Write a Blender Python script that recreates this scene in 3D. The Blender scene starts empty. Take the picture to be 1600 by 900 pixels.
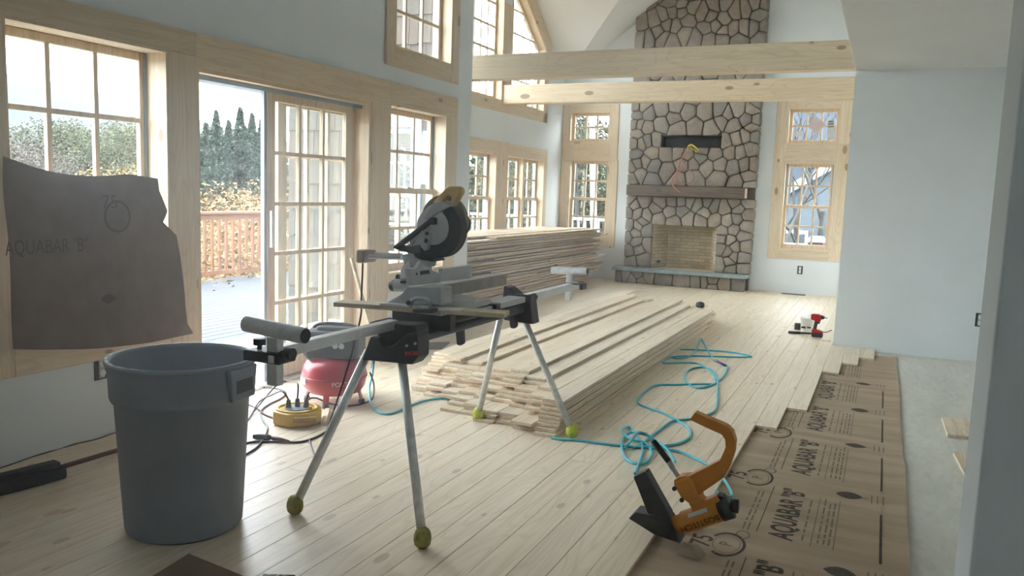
import bpy, bmesh, math, random
from mathutils import Matrix, Vector
random.seed(7)
SC = bpy.context.scene
COL = SC.collection

# ------------------------------------------------------------------ camera
FPX, YAW, PITCH, ROLL, EYE = 1265.46, -.42665, .117643, -.034985, 1.38
_f = Vector((math.sin(YAW)*math.cos(PITCH), math.cos(YAW)*math.cos(PITCH), -math.sin(PITCH)))
_r = Vector((math.cos(YAW), -math.sin(YAW), 0))
_d = _f.cross(_r)
RGT = math.cos(ROLL)*_r + math.sin(ROLL)*_d
DWN = -math.sin(ROLL)*_r + math.cos(ROLL)*_d
FWD = _f
cam_d = bpy.data.cameras.new('camera'); cam = bpy.data.objects.new('camera', cam_d); COL.objects.link(cam)
cam_d.sensor_fit = 'HORIZONTAL'; cam_d.sensor_width = 36; cam_d.lens = FPX/1600*36
cam_d.clip_start = .02; cam_d.clip_end = 2000
cam.matrix_world = Matrix(((RGT.x, -DWN.x, -FWD.x, 0), (RGT.y, -DWN.y, -FWD.y, 0), (RGT.z, -DWN.z, -FWD.z, EYE), (0, 0, 0, 1)))
SC.camera = cam
# ------------------------------------------------------------------ world, exposure
w = bpy.data.worlds.new('overcast_sky'); SC.world = w; w.use_nodes = True
wn, wl = w.node_tree.nodes, w.node_tree.links
bg = wn['Background']; bg.inputs['Strength'].default_value = 5.0
tc = wn.new('ShaderNodeTexCoord'); no = wn.new('ShaderNodeTexNoise'); no.inputs['Scale'].default_value = 2.2
cr = wn.new('ShaderNodeValToRGB')
cr.color_ramp.elements[0].position = .3; cr.color_ramp.elements[0].color = (.82, .91, 1, 1)
cr.color_ramp.elements[1].position = .7; cr.color_ramp.elements[1].color = (.91, .96, 1, 1)
wl.new(tc.outputs['Generated'], no.inputs['Vector']); wl.new(no.outputs['Fac'], cr.inputs['Fac']); wl.new(cr.outputs['Color'], bg.inputs['Color'])
SC.view_settings.view_transform = 'Standard'; SC.view_settings.look = 'None'
SC.view_settings.gamma = 1; SC.view_settings.exposure = 1.85; SC.view_settings.use_curve_mapping = False
SC.cycles.use_denoising = True; SC.cycles.max_bounces = 14; SC.cycles.diffuse_bounces = 8; SC.cycles.transparent_max_bounces = 24
SC.cycles.sample_clamp_indirect = 8

def ray(x, y): return RGT*((x-800)/FPX) + DWN*((y-450)/FPX) + FWD
def onz(x, y, z=0.): d = ray(x, y); return Vector((0, 0, EYE)) + d*((z-EYE)/d.z)
def onx(x, y, X): d = ray(x, y); return Vector((0, 0, EYE)) + d*(X/d.x)
def ony(x, y, Y): d = ray(x, y); return Vector((0, 0, EYE)) + d*(Y/d.y)

# ------------------------------------------------------------------ mesh helpers
def wmat(o):
    m = o.matrix_basis.copy()
    if o.parent: m = wmat(o.parent) @ o.matrix_parent_inverse @ m
    return m
def parent_to(o, p):
    if p is not None:
        o.parent = p; o.matrix_parent_inverse = wmat(p).inverted()
def link(name, me, mat=None, parent=None, loc=None, rotz=None):
    o = bpy.data.objects.new(name, me); COL.objects.link(o)
    if loc is not None: o.location = loc
    if rotz is not None: o.rotation_euler = (0, 0, rotz)
    if mat is not None and me is not None and not me.materials: me.materials.append(mat)
    parent_to(o, parent); return o
def tag(o, label=None, cat=None, group=None, kind=None):
    if label: o['label'] = label
    if cat: o['category'] = cat
    if group: o['group'] = group
    if kind: o['kind'] = kind
    return o
def thing(name, loc, label=None, cat=None, group=None, kind=None):
    o = bpy.data.objects.new(name, None); COL.objects.link(o); o.location = loc; o.empty_display_size = .05
    return tag(o, label, cat, group, kind)

class MB:
    def __init__(s): s.v = []; s.f = []; s.sm = []
    def add(s, vs, fs, smooth=False):
        b = len(s.v); s.v += [tuple(v) for v in vs]; s.f += [tuple(i+b for i in f) for f in fs]; s.sm += [smooth]*len(fs); return s
    def box(s, a, b):
        x0, x1 = sorted((a[0], b[0])); y0, y1 = sorted((a[1], b[1])); z0, z1 = sorted((a[2], b[2]))
        return s.add([(x0,y0,z0),(x1,y0,z0),(x1,y1,z0),(x0,y1,z0),(x0,y0,z1),(x1,y0,z1),(x1,y1,z1),(x0,y1,z1)],
                     [(0,3,2,1),(4,5,6,7),(0,1,5,4),(1,2,6,5),(2,3,7,6),(3,0,4,7)])
    def obox(s, c, size, m):
        hx, hy, hz = (q/2 for q in size); c = Vector(c)
        vs = [c + m @ Vector(p) for p in ((-hx,-hy,-hz),(hx,-hy,-hz),(hx,hy,-hz),(-hx,hy,-hz),(-hx,-hy,hz),(hx,-hy,hz),(hx,hy,hz),(-hx,hy,hz))]
        return s.add(vs, [(0,3,2,1),(4,5,6,7),(0,1,5,4),(1,2,6,5),(2,3,7,6),(3,0,4,7)])
    def bar(s, p0, p1, wd, ht, up=(0,0,1)):
        p0, p1 = Vector(p0), Vector(p1); d = p1-p0; L = d.length; d.normalize(); u = Vector(up); r = d.cross(u).normalized(); u = r.cross(d)
        return s.obox((p0+p1)/2, (wd, L, ht), Matrix((r, d, u)).transposed())
    def cyl(s, p0, p1, r0, r1=None, n=20, caps=True, smooth=True):
        r1 = r0 if r1 is None else r1; p0, p1 = Vector(p0), Vector(p1); d = (p1-p0).normalized()
        a = Vector((0,0,1)) if abs(d.z) < .9 else Vector((1,0,0)); u = d.cross(a).normalized(); v = d.cross(u)
        vs = [p + (u*math.cos(2*math.pi*i/n) + v*math.sin(2*math.pi*i/n))*r for p, r in ((p0,r0),(p1,r1)) for i in range(n)]
        s.add(vs, [(i, n+i, n+(i+1)%n, (i+1)%n) for i in range(n)], smooth)
        if caps: s.add(vs[:n], [tuple(range(n))]); s.add(vs[n:], [tuple(reversed(range(n)))])
        return s
    def tube(s, pts, r, n=10, caps=True):
        pts = [Vector(p) for p in pts]; N = len(pts); vs = []; prev = None
        for i, p in enumerate(pts):
            t = (pts[min(i+1,N-1)] - pts[max(i-1,0)]).normalized()
            if prev is None:
                a = Vector((0,0,1)) if abs(t.z) < .9 else Vector((1,0,0)); u = t.cross(a).normalized()
            else: u = (prev - t*prev.dot(t)).normalized()
            prev = u; v = t.cross(u); rr = r[i] if isinstance(r, (list, tuple)) else r
            vs += [p + (u*math.cos(2*math.pi*k/n) + v*math.sin(2*math.pi*k/n))*rr for k in range(n)]
        fs = [(i*n+k, i*n+(k+1)%n, (i+1)*n+(k+1)%n, (i+1)*n+k) for i in range(N-1) for k in range(n)]
        if caps: fs += [tuple(reversed(range(n))), tuple((N-1)*n+k for k in range(n))]
        return s.add(vs, fs, True)
    def lathe(s, prof, c, n=32, axis='z', smooth=True, close=False):
        c = Vector(c); vs = []
        for r, h in prof:
            for k in range(n):
                a = 2*math.pi*k/n; x, y = r*math.cos(a), r*math.sin(a)
                vs.append(c + Vector({'z':(x,y,h),'y':(x,h,-y),'x':(h,x,y)}[axis]))
        m = len(prof)
        fs = [(i*n+k, i*n+(k+1)%n, (i+1)*n+(k+1)%n, (i+1)*n+k) for i in range(m-1) for k in range(n)]
        if close: fs += [((m-1)*n+k, (m-1)*n+(k+1)%n, (k+1)%n, k) for k in range(n)]
        else:
            if prof[0][0] > 1e-5: fs.append(tuple(reversed(range(n))))
            if prof[-1][0] > 1e-5: fs.append(tuple((m-1)*n+k for k in range(n)))
        return s.add(vs, fs, smooth)
    def prism(s, poly, off):
        n = len(poly); off = Vector(off); a = [Vector(p) for p in poly]; b = [p+off for p in a]
        nor = Vector((0,0,0))
        for i in range(n): nor += a[i].cross(a[(i+1)%n])
        if nor.dot(off) > 0: a, b = b, a
        return s.add(a+b, [tuple(range(n)), tuple(reversed(range(n, 2*n)))] + [(i, n+i, n+(i+1)%n, (i+1)%n) for i in range(n)])
    def mesh(s, name, bevel=0, seg=2):
        me = bpy.data.meshes.new(name); me.from_pydata([tuple(v) for v in s.v], [], s.f)
        me.polygons.foreach_set('use_smooth', s.sm)
        if bevel:
            bm = bmesh.new(); bm.from_mesh(me)
            es = [e for e in bm.edges if len(e.link_faces) == 2 and e.calc_face_angle(0) > .6]
            bmesh.ops.bevel(bm, geom=es, offset=bevel, segments=seg, affect='EDGES', profile=.5, clamp_overlap=True)
            bm.to_mesh(me); bm.free()
        me.update(); return me
    def build(s, name, mat, parent=None, bevel=0, seg=2): return link(name, s.mesh(name, bevel, seg), mat, parent)

def box(name, a, b, mat, parent=None, bevel=0): return MB().box(a, b).build(name, mat, parent, bevel)
def smooth_path(pts, n=8, closed=False):
    P = [Vector(p) for p in pts]; out = []; N = len(P)
    for i in range(N-1):
        p0, p1, p2, p3 = P[max(i-1,0)], P[i], P[i+1], P[min(i+2,N-1)]
        for k in range(n):
            t = k/n
            out.append(.5*((2*p1) + (p2-p0)*t + (2*p0-5*p1+4*p2-p3)*t*t + (3*p1-p0-3*p2+p3)*t**3))
    out.append(P[-1]); return out
def text_mesh(body, size, ex=.0004, bold=0.):
    cu = bpy.data.curves.new('lettering', 'FONT'); cu.body = body; cu.size = size; cu.extrude = ex; cu.offset = bold; cu.align_x = 'CENTER'; cu.align_y = 'CENTER'
    o = bpy.data.objects.new('lettering', cu); COL.objects.link(o)
    dg = bpy.context.evaluated_depsgraph_get(); me = bpy.data.meshes.new_from_object(o.evaluated_get(dg))
    bpy.data.objects.remove(o); return me
def text(name, body, size, m, mat, parent, ex=.0004, sx=1., sy=1., bold=0.):
    me = text_mesh(body, size, ex, bold); me.transform(m @ Matrix.Diagonal((sx, sy, 1, 1))); me.materials.clear(); me.materials.append(mat)
    return link(name, me, None, parent)

# ------------------------------------------------------------------ materials
def base_mat(name, rough=.6, metal=0.):
    m = bpy.data.materials.new(name); m.use_nodes = True
    b = m.node_tree.nodes['Principled BSDF']; b.inputs['Roughness'].default_value = rough; b.inputs['Metallic'].default_value = metal
    return m, m.node_tree.nodes, m.node_tree.links, b
def ramp(n, stops):
    r = n.new('ShaderNodeValToRGB'); e = r.color_ramp.elements
    while len(e) < len(stops): e.new(.5)
    for q, (p, c) in zip(e, stops): q.position = p; q.color = (*c, 1)
    return r
def mixc(n, l, fac, a, b, mode='MIX'):
    x = n.new('ShaderNodeMix'); x.data_type = 'RGBA'; x.blend_type = mode
    for s, v in ((0, fac), (6, a), (7, b)):
        if hasattr(v, 'links'): l.new(v, x.inputs[s])
        else: x.inputs[s].default_value = v if s == 0 else (*v, 1)
    return x.outputs[2]
def obj_coord(n, l, scale, rnd=0., rot=None):
    t = n.new('ShaderNodeTexCoord'); mp = n.new('ShaderNodeMapping'); mp.inputs['Scale'].default_value = scale
    if rnd:
        oi = n.new('ShaderNodeObjectInfo'); mm = n.new('ShaderNodeMath'); mm.operation = 'MULTIPLY'; mm.inputs[1].default_value = rnd
        l.new(oi.outputs['Random'], mm.inputs[0]); cx = n.new('ShaderNodeCombineXYZ')
        for i in range(3): l.new(mm.outputs[0], cx.inputs[i])
        l.new(cx.outputs[0], mp.inputs['Location'])
    l.new(t.outputs['Object'], mp.inputs['Vector']); return mp.outputs['Vector']
def plain(name, col, rough=.6, metal=0., var=.12, scale=6., bump=0., bscale=60., spec=.5):
    m, n, l, b = base_mat(name, rough, metal); b.inputs['Specular IOR Level'].default_value = spec
    v = obj_coord(n, l, (1, 1, 1)); t = n.new('ShaderNodeTexNoise'); t.inputs['Scale'].default_value = scale; t.inputs['Detail'].default_value = 5
    l.new(v, t.inputs['Vector'])
    lo = tuple(max(0, c*(1-var)) for c in col); hi = tuple(min(1, c*(1+var)) for c in col)
    r = ramp(n, [(.3, lo), (.7, hi)]); l.new(t.outputs['Fac'], r.inputs['Fac']); l.new(r.outputs['Color'], b.inputs['Base Color'])
    if bump:
        t2 = n.new('ShaderNodeTexNoise'); t2.inputs['Scale'].default_value = bscale; l.new(v, t2.inputs['Vector'])
        bp = n.new('ShaderNodeBump'); bp.inputs['Strength'].default_value = bump; bp.inputs['Distance'].default_value = .01
        l.new(t2.outputs['Fac'], bp.inputs['Height']); l.new(bp.outputs['Normal'], b.inputs['Normal'])
    return m
def wood(name, light, dark, axis='y', rough=.55, knots=1., rnd=37., kscale=3.0, grain=38., tint=.1):
    """softwood: streaky growth rings along one axis, oval knots, a tone of its own for each board"""
    m, n, l, b = base_mat(name, rough); k = 'xyz'.index(axis)
    sc = [1., 1., 1.]; sc[k] = .045; v = obj_coord(n, l, tuple(sc), rnd)
    t = n.new('ShaderNodeTexNoise'); t.inputs['Scale'].default_value = grain; t.inputs['Detail'].default_value = 6; t.inputs['Distortion'].default_value = .8
    l.new(v, t.inputs['Vector'])
    r = ramp(n, [(.34, dark), (.52, light), (.66, tuple(min(1, c*1.05) for c in light))]); l.new(t.outputs['Fac'], r.inputs['Fac'])
    col = r.outputs['Color']
    # cathedral figure
    sc3 = [1., 1., 1.]; sc3[k] = .16; v3 = obj_coord(n, l, tuple(sc3), rnd)
    wv = n.new('ShaderNodeTexNoise'); wv.inputs['Scale'].default_value = 5.; wv.inputs['Detail'].default_value = 1.; l.new(v3, wv.inputs['Vector'])
    ml = n.new('ShaderNodeMath'); ml.operation = 'MULTIPLY'; ml.inputs[1].default_value = 95.; l.new(wv.outputs['Fac'], ml.inputs[0])
    sn = n.new('ShaderNodeMath'); sn.operation = 'SINE'; l.new(ml.outputs[0], sn.inputs[0])
    rr = ramp(n, [(.55, (0,0,0)), (1., (1,1,1))]); l.new(sn.outputs[0], rr.inputs['Fac'])
    fm = n.new('ShaderNodeMath'); fm.operation = 'MULTIPLY'; fm.inputs[1].default_value = .28; l.new(rr.outputs['Color'], fm.inputs[0])
    col = mixc(n, l, fm.outputs[0], col, tuple(c*.78 for c in dark))
    oi = n.new('ShaderNodeObjectInfo')
    tr = ramp(n, [(0., tuple(1-tint*q for q in (.8, 1., 1.3))), (.5, (1, 1, 1)), (1., tuple(1-tint*q for q in (1.2, 1., .7)))]); l.new(oi.outputs['Random'], tr.inputs['Fac'])
    col = mixc(n, l, 1., col, tr.outputs['Color'], 'MULTIPLY')
    if knots:
        v2 = obj_coord(n, l, (1., 1., 1.), rnd); sx = n.new('ShaderNodeSeparateXYZ'); l.new(v2, sx.inputs[0])
        oth = [i for i in range(3) if i != k]; sm = n.new('ShaderNodeMath'); sm.operation = 'ADD'; l.new(sx.outputs[oth[0]], sm.inputs[0]); l.new(sx.outputs[oth[1]], sm.inputs[1])
        al = n.new('ShaderNodeMath'); al.operation = 'MULTIPLY'; al.inputs[1].default_value = .45; l.new(sx.outputs[k], al.inputs[0])
        cx = n.new('ShaderNodeCombineXYZ'); l.new(sm.outputs[0], cx.inputs[0]); l.new(al.outputs[0], cx.inputs[1])
        vo = n.new('ShaderNodeTexVoronoi'); vo.voronoi_dimensions = '2D'; vo.inputs['Scale'].default_value = kscale; l.new(cx.outputs[0], vo.inputs['Vector'])
        sep = n.new('ShaderNodeSeparateColor'); l.new(vo.outputs['Color'], sep.inputs[0])
        sub = n.new('ShaderNodeMath'); sub.operation = 'MULTIPLY_ADD'; sub.inputs[1].default_value = -.17; sub.inputs[2].default_value = .125
        l.new(sep.outputs[0], sub.inputs[0])          # radius differs from cell to cell, below zero = no knot
        dd = n.new('ShaderNodeMath'); dd.operation = 'SUBTRACT'; l.new(sub.outputs[0], dd.inputs[0]); l.new(vo.outputs['Distance'], dd.inputs[1])
        kr = ramp(n, [(0., (0,0,0)), (.022, (1,1,1))])
        ad = n.new('ShaderNodeMath'); ad.operation = 'ADD'; ad.inputs[1].default_value = .0; l.new(dd.outputs[0], ad.inputs[0]); l.new(ad.outputs[0], kr.inputs['Fac'])
        km = n.new('ShaderNodeMath'); km.operation = 'MULTIPLY'; km.inputs[1].default_value = .8*knots; l.new(kr.outputs['Color'], km.inputs[0])
        col = mixc(n, l, km.outputs[0], col, tuple(c*q for c, q in zip(dark, (.42, .34, .28))))
    l.new(col, b.inputs['Base Color'])
    bp = n.new('ShaderNodeBump'); bp.inputs['Strength'].default_value = .12; bp.inputs['Distance'].default_value = .004
    l.new(t.outputs['Fac'], bp.inputs['Height']); l.new(bp.outputs['Normal'], b.inputs['Normal'])
    return m
def glass_mat():
    m, n, l, b = base_mat('window_glass'); n.remove(b)
    out = n['Material Output']; tr = n.new('ShaderNodeBsdfTransparent'); gl = n.new('ShaderNodeBsdfGlossy'); gl.inputs['Roughness'].default_value = .02
    tr.inputs['Color'].default_value = (.95, .97, .96, 1)
    fr = n.new('ShaderNodeFresnel'); ge = n.new('ShaderNodeNewGeometry'); im = n.new('ShaderNodeMix'); im.inputs[2].default_value = 1.45; im.inputs[3].default_value = 1/1.45
    l.new(ge.outputs['Backfacing'], im.inputs[0]); l.new(im.outputs[0], fr.inputs['IOR']); mx = n.new('ShaderNodeMixShader')
    l.new(fr.outputs[0], mx.inputs[0]); l.new(tr.outputs[0], mx.inputs[1]); l.new(gl.outputs[0], mx.inputs[2]); l.new(mx.outputs[0], out.inputs['Surface'])
    return m
def random_mat(name, stops, rough=.8, bump=.4, bscale=35., var=.25, nscale=9.):
    """one tone for each piece, picked from a ramp, with mottling"""
    m, n, l, b = base_mat(name, rough); oi = n.new('ShaderNodeObjectInfo'); r = ramp(n, stops); l.new(oi.outputs['Random'], r.inputs['Fac'])
    v = obj_coord(n, l, (1,1,1), 11.); t = n.new('ShaderNodeTexNoise'); t.inputs['Scale'].default_value = nscale; t.inputs['Detail'].default_value = 8; l.new(v, t.inputs['Vector'])
    r2 = ramp(n, [(.3, (1-var,)*3), (.7, (1,)*3)]); l.new(t.outputs['Fac'], r2.inputs['Fac'])
    l.new(mixc(n, l, 1., r.outputs['Color'], r2.outputs['Color'], 'MULTIPLY'), b.inputs['Base Color'])
    t2 = n.new('ShaderNodeTexNoise'); t2.inputs['Scale'].default_value = bscale; t2.inputs['Detail'].default_value = 6; l.new(v, t2.inputs['Vector'])
    bp = n.new('ShaderNodeBump'); bp.inputs['Strength'].default_value = bump; bp.inputs['Distance'].default_value = .02
    l.new(t2.outputs['Fac'], bp.inputs['Height']); l.new(bp.outputs['Normal'], b.inputs['Normal'])
    return m

PINE_L, PINE_D = (.80, .66, .49), (.72, .57, .40)
M = dict(
    wall=plain('painted_drywall', (.82, .865, .89), .85, var=.025, scale=2.2, bump=.03, bscale=180),
    ceil=plain('ceiling_paint', (.76, .765, .76), .9, var=.02, scale=2),
    floor=wood('pine_flooring', (.84, .72, .555), (.775, .635, .46), 'y', .42, .55, kscale=5.0, tint=.05),
    lumber=wood('raw_pine_boards', (.83, .70, .53), (.73, .58, .40), 'y', .62, .5, kscale=5., tint=.12),
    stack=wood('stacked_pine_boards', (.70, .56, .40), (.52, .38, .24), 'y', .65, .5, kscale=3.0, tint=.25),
    pine_x=wood('pine_trim_along_x', PINE_L, PINE_D, 'x', .5, 1., kscale=3.8),
    pine_y=wood('pine_trim_along_y', PINE_L, PINE_D, 'y', .5, 1., kscale=3.8),
    pine_z=wood('pine_trim_upright', PINE_L, PINE_D, 'z', .5, 1., kscale=3.8),
    sash=wood('pine_sash', (.74, .60, .45), (.64, .49, .34), 'z', .45, 0., tint=.05),
    beam=wood('pine_beam', (.82, .68, .49), (.75, .60, .41), 'x', .5, 1., kscale=3.4, rnd=91.),
    clad=plain('blue_grey_window_cladding', (.30, .36, .43), .45),
    glass=glass_mat(),
    stone=random_mat('field_stone', [(0, (.27,.235,.20)), (.2, (.36,.305,.25)), (.4, (.28,.26,.24)), (.6, (.39,.335,.275)), (.8, (.31,.275,.235)), (1, (.43,.38,.32))], .85, .5, 22., .25),
    mortar=plain('dark_mortar', (.15, .13, .115), .95, bump=.5, bscale=90),
    brick=random_mat('fire_brick', [(0, (.52,.43,.29)), (.5, (.60,.50,.35)), (1, (.66,.56,.41))], .85, .2, 60., .12),
    bluestone=plain('bluestone_slab', (.30, .37, .38), .6, var=.15, scale=8, bump=.15),
    mantel=wood('weathered_mantel', (.17, .135, .11), (.09, .07, .056), 'x', .75, .6, kscale=4.),
    black=plain('black_plastic', (.045, .047, .05), .5, var=.2),
    dkmetal=plain('black_powder_coat', (.062, .066, .072), .5, var=.15, scale=20),
    alu=plain('brushed_aluminium', (.70, .71, .72), .4, .6, var=.08, scale=25),
    galv=plain('galvanised_tube', (.72, .73, .74), .45, .5, var=.14, scale=30),
    castgrey=plain('grey_cast_metal', (.50, .51, .52), .55, .1, var=.1, scale=14),
    chrome=plain('chrome_rail', (.75, .76, .78), .15, 1., var=.04),
    tan=plain('tan_handle_plastic', (.76, .54, .27), .5),
    ball=plain('tennis_ball_felt', (.62, .68, .10), .95, var=.2, scale=60, bump=.3, bscale=300),
    ballold=plain('dirty_tennis_ball_felt', (.33, .32, .09), .95, var=.3, scale=40, bump=.3, bscale=300),
    can=plain('grey_bin_plastic', (.25, .28, .32), .55, var=.08, scale=4, bump=.05, bscale=120),
    red=plain('red_tank_enamel', (.42, .035, .05), .3, var=.06),
    yellow=plain('yellow_reel_plastic', (.72, .46, .045), .45, var=.05),
    orange=plain('orange_tool_enamel', (.68, .28, .06), .42, var=.08, scale=14),
    hose=plain('blue_hose', (.10, .54, .68), .35, var=.06),
    cordblk=plain('black_rubber_cord', (.03, .028, .03), .5),
    cordred=plain('dull_red_cord', (.16, .045, .04), .55),
    pink=plain('pink_cable', (.70, .22, .17), .5), ycable=plain('yellow_cable', (.70, .55, .08), .5),
    ink=plain('black_print', (.075, .058, .045), .9, var=.3, scale=50), inkgrey=plain('faint_print', (.20, .155, .11), .9, var=.2, scale=50),
    white=plain('white_plastic', (.80, .80, .78), .4, var=.03), label=plain('pale_label', (.62, .63, .63), .5, var=.04),
    redtool=plain('red_tool_plastic', (.45, .02, .025), .4),
    cardboard=plain('brown_cardboard', (.22, .165, .125), .85, var=.08, scale=8),
    whiterail=plain('white_rail_paint', (0.279, 0.285, 0.285), .5, var=.03),
    cedar=wood('cedar_rail', (0.173, 0.075, 0.030), (0.120, 0.049, 0.019), 'z', .55, .3),
    deck=wood('grey_deck_boards', (0.046, 0.052, 0.060), (0.038, 0.043, 0.049), 'y', .95, .3),
    brownpost=plain('brown_post', (0.078, 0.045, 0.033), .6), house=plain('blue_grey_siding', (0.045, 0.057, 0.075), .8, var=.15, scale=3),
    orangebag=plain('bronze_felt', (.1, .08, .07), .9),
)
def paper_mat(name, a, b2):
    m, n, l, b = base_mat(name, .8); v = obj_coord(n, l, (.6, 3.2, 3.2)); t = n.new('ShaderNodeTexNoise'); t.inputs['Scale'].default_value = 3.; t.inputs['Detail'].default_value = 4
    l.new(v, t.inputs['Vector']); r = ramp(n, [(.35, a), (.65, b2)]); l.new(t.outputs['Fac'], r.inputs['Fac']); l.new(r.outputs['Color'], b.inputs['Base Color']); return m
M['kraft'] = paper_mat('kraft_underlayment', (.36, .27, .185), (.45, .345, .24))
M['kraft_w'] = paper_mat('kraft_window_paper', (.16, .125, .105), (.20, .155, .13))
def osb_mat():
    m, n, l, b = base_mat('subfloor_panel', .85); v = obj_coord(n, l, (1, .35, 1)); vo = n.new('ShaderNodeTexVoronoi'); vo.inputs['Scale'].default_value = 38.; l.new(v, vo.inputs['Vector'])
    r = ramp(n, [(0, (.64,.63,.56)), (.5, (.70,.69,.62)), (1, (.74,.73,.67))]); l.new(vo.outputs['Color'], r.inputs['Fac'])
    t = n.new('ShaderNodeTexNoise'); t.inputs['Scale'].default_value = 3; l.new(v, t.inputs['Vector']); r2 = ramp(n, [(.3, (.86,.86,.86)), (.7, (1,1,1))]); l.new(t.outputs['Fac'], r2.inputs['Fac'])
    l.new(mixc(n, l, 1., r.outputs['Color'], r2.outputs['Color'], 'MULTIPLY'), b.inputs['Base Color']); return m
M['osb'] = osb_mat()
def leaf_mat(name, stops):
    m, n, l, b = base_mat(name, .8); g = n.new('ShaderNodeNewGeometry'); r = ramp(n, stops); l.new(g.outputs['Random Per Island'], r.inputs['Fac']); l.new(r.outputs['Color'], b.inputs['Base Color']); return m
M['conifer'] = leaf_mat('conifer_needles', [(0, (0.014, 0.025, 0.018)), (.6, (0.022, 0.037, 0.024)), (1, (0.034, 0.048, 0.029))])
M['yellowgreen'] = leaf_mat('yellowing_leaves', [(0, (0.032, 0.042, 0.022)), (.5, (0.054, 0.059, 0.029)), (1, (0.086, 0.079, 0.036))])
M['gold'] = leaf_mat('golden_leaves', [(0, (0.101, 0.066, 0.026)), (.5, (0.173, 0.101, 0.032)), (1, (0.230, 0.144, 0.051))])
M['russet'] = leaf_mat('russet_twigs', [(0, (0.042, 0.035, 0.028)), (1, (0.070, 0.052, 0.038))])
M['bark'] = plain('grey_bark', (0.030, 0.027, 0.024), .9, var=.3, scale=10); M['birch'] = plain('white_birch_bark', (0.180, 0.180, 0.174), .8, var=.2, scale=8)
M['hill'] = plain('wooded_hillside', (.016, .020, .025), .95, var=.3, scale=.03)
M['grass'] = plain('dull_meadow', (0.036, 0.033, 0.018), .95, var=.3, scale=.2)
M['shingle'] = random_mat('cedar_shingle', [(0, (0.093, 0.065, 0.050)), (.35, (0.112, 0.081, 0.062)), (.7, (0.087, 0.074, 0.062)), (1, (0.124, 0.102, 0.084))], .8, .3, 30., .2)

def nth(i): return ['first','second','third','fourth','fifth','sixth','seventh','eighth','ninth','tenth','eleventh','twelfth','13th','14th','15th','16th','17th','18th','19th','20th','21st','22nd','23rd','24th','25th','26th','27th','28th','29th','30th'][i]
# ------------------------------------------------------------------ room dimensions (metres)
XL, XF, YB, XR, YP, ZC = -3.73, -5.05, 12.95, -.36, 8.45, 2.63
YJ = 7.10                                     # where the near left wall ends and the bump-out begins
def zmain(X): return 3.28 + .72*(X-XF)
def zgab(Y): return 3.28 + .72*min(Y-YJ, YB-Y)
def S(o): return tag(o, kind='structure')

# floor: sub-floor panels, pine boards laid along Y
sub = S(MB().box((XF-.2, -2.6, -.05), (3.7, YB+.1, -.021)).build('floor', M['osb']))
BW = .129
starts = {0: 7.92, 1: 7.55, 2: 7.06, 3: 5.65, 4: 5.09, 5: 3.28, 6: 2.3}
rng = random.Random(3)
fl = S(thing('floor_planks', (0, 0, 0)))
k = 0
while True:
    xr = .018 - BW*k; xl = xr - BW
    if xr < XF: break
    y0 = starts.get(k, -2.4); y1 = YB - .005
    if xl > XR - .02: y1 = YP - .01
    if xr < XL + .03: y0 = YJ + .01
    xl = max(xl, XF+.005) if xr < XL else (max(xl, XL+.004) if y0 < YJ and xl < XL else xl)
    y = y0; first = True
    while y < y1 - .05:
        L = rng.uniform(2.2, 4.6)
        if first and k < 7: L = rng.uniform(1.6, 3.6)
        ye = min(y+L, y1)
        if y1 - ye < .6: ye = y1
        o = MB().box((-(xr-xl)/2+.0007, -(ye-y)/2+.0005, -.019), ((xr-xl)/2-.0007, (ye-y)/2-.0005, 0)).build('plank', M['floor'], None, .0012, 1)
        o.location = ((xl+xr)/2, (y+ye)/2, rng.uniform(-.0005, .0005)); parent_to(o, fl)
        y = ye; first = False
    k += 1

# walls ------------------------------------------------------------
def grid_boxes(mb, conv, a0, a1, z0, z1, ops):
    As = sorted({a0, a1, *[v for o in ops for v in o[:2] if a0 < v < a1]}); Zs = sorted({z0, z1, *[v for o in ops for v in o[2:4] if z0 < v < z1]})
    for i in range(len(As)-1):
        run = None
        for j in range(len(Zs)-1):
            ca, cz = (As[i]+As[i+1])/2, (Zs[j]+Zs[j+1])/2
            if any(o[0] < ca < o[1] and o[2] < cz < o[3] for o in ops):
                if run: mb.box(*conv(As[i], As[i+1], *run)); run = None
            else: run = (run[0], Zs[j+1]) if run else (Zs[j], Zs[j+1])
        if run: mb.box(*conv(As[i], As[i+1], *run))
TH = .16
W1 = (2.47, 3.41, .60, 2.10); DR = (3.61, 5.40, -.01, 2.045); W2 = (5.66, 6.60, .66, 2.06); W3 = (5.72, 6.66, 2.51, 3.75)
mb = MB(); grid_boxes(mb, lambda a, b, c, d: ((XL-TH, a, c), (XL, b, d)), -2.6, YJ, -.05, zmain(XL)+.1, [W1, DR, W2, W3]); S(mb.build('wall_left', M['wall']))
W4 = (9.46, 10.40, .66, 1.92); W5 = (10.77, 12.16, .66, 1.91); W13_ADDED = (7.89, 9.28, .66, 1.91)
U6 = (9.55, 10.50, 2.65, 4.35); UB = 2.65
mb = MB(); grid_boxes(mb, lambda a, b, c, d: ((XF-TH, a, c), (XF, b, d)), YJ-.16, YB+TH, -.05, UB, [W4, W5, W13_ADDED])
def strip(mb, ya, yb, fa, fb): mb.prism([(XF, ya, fa), (XF, yb, fb), (XF, yb, zgab(yb)+.1), (XF, ya, zgab(ya)+.1)], (-TH, 0, 0))
YM = (YJ+YB)/2
def zslant(Y): return zgab(Y) - .30
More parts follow.
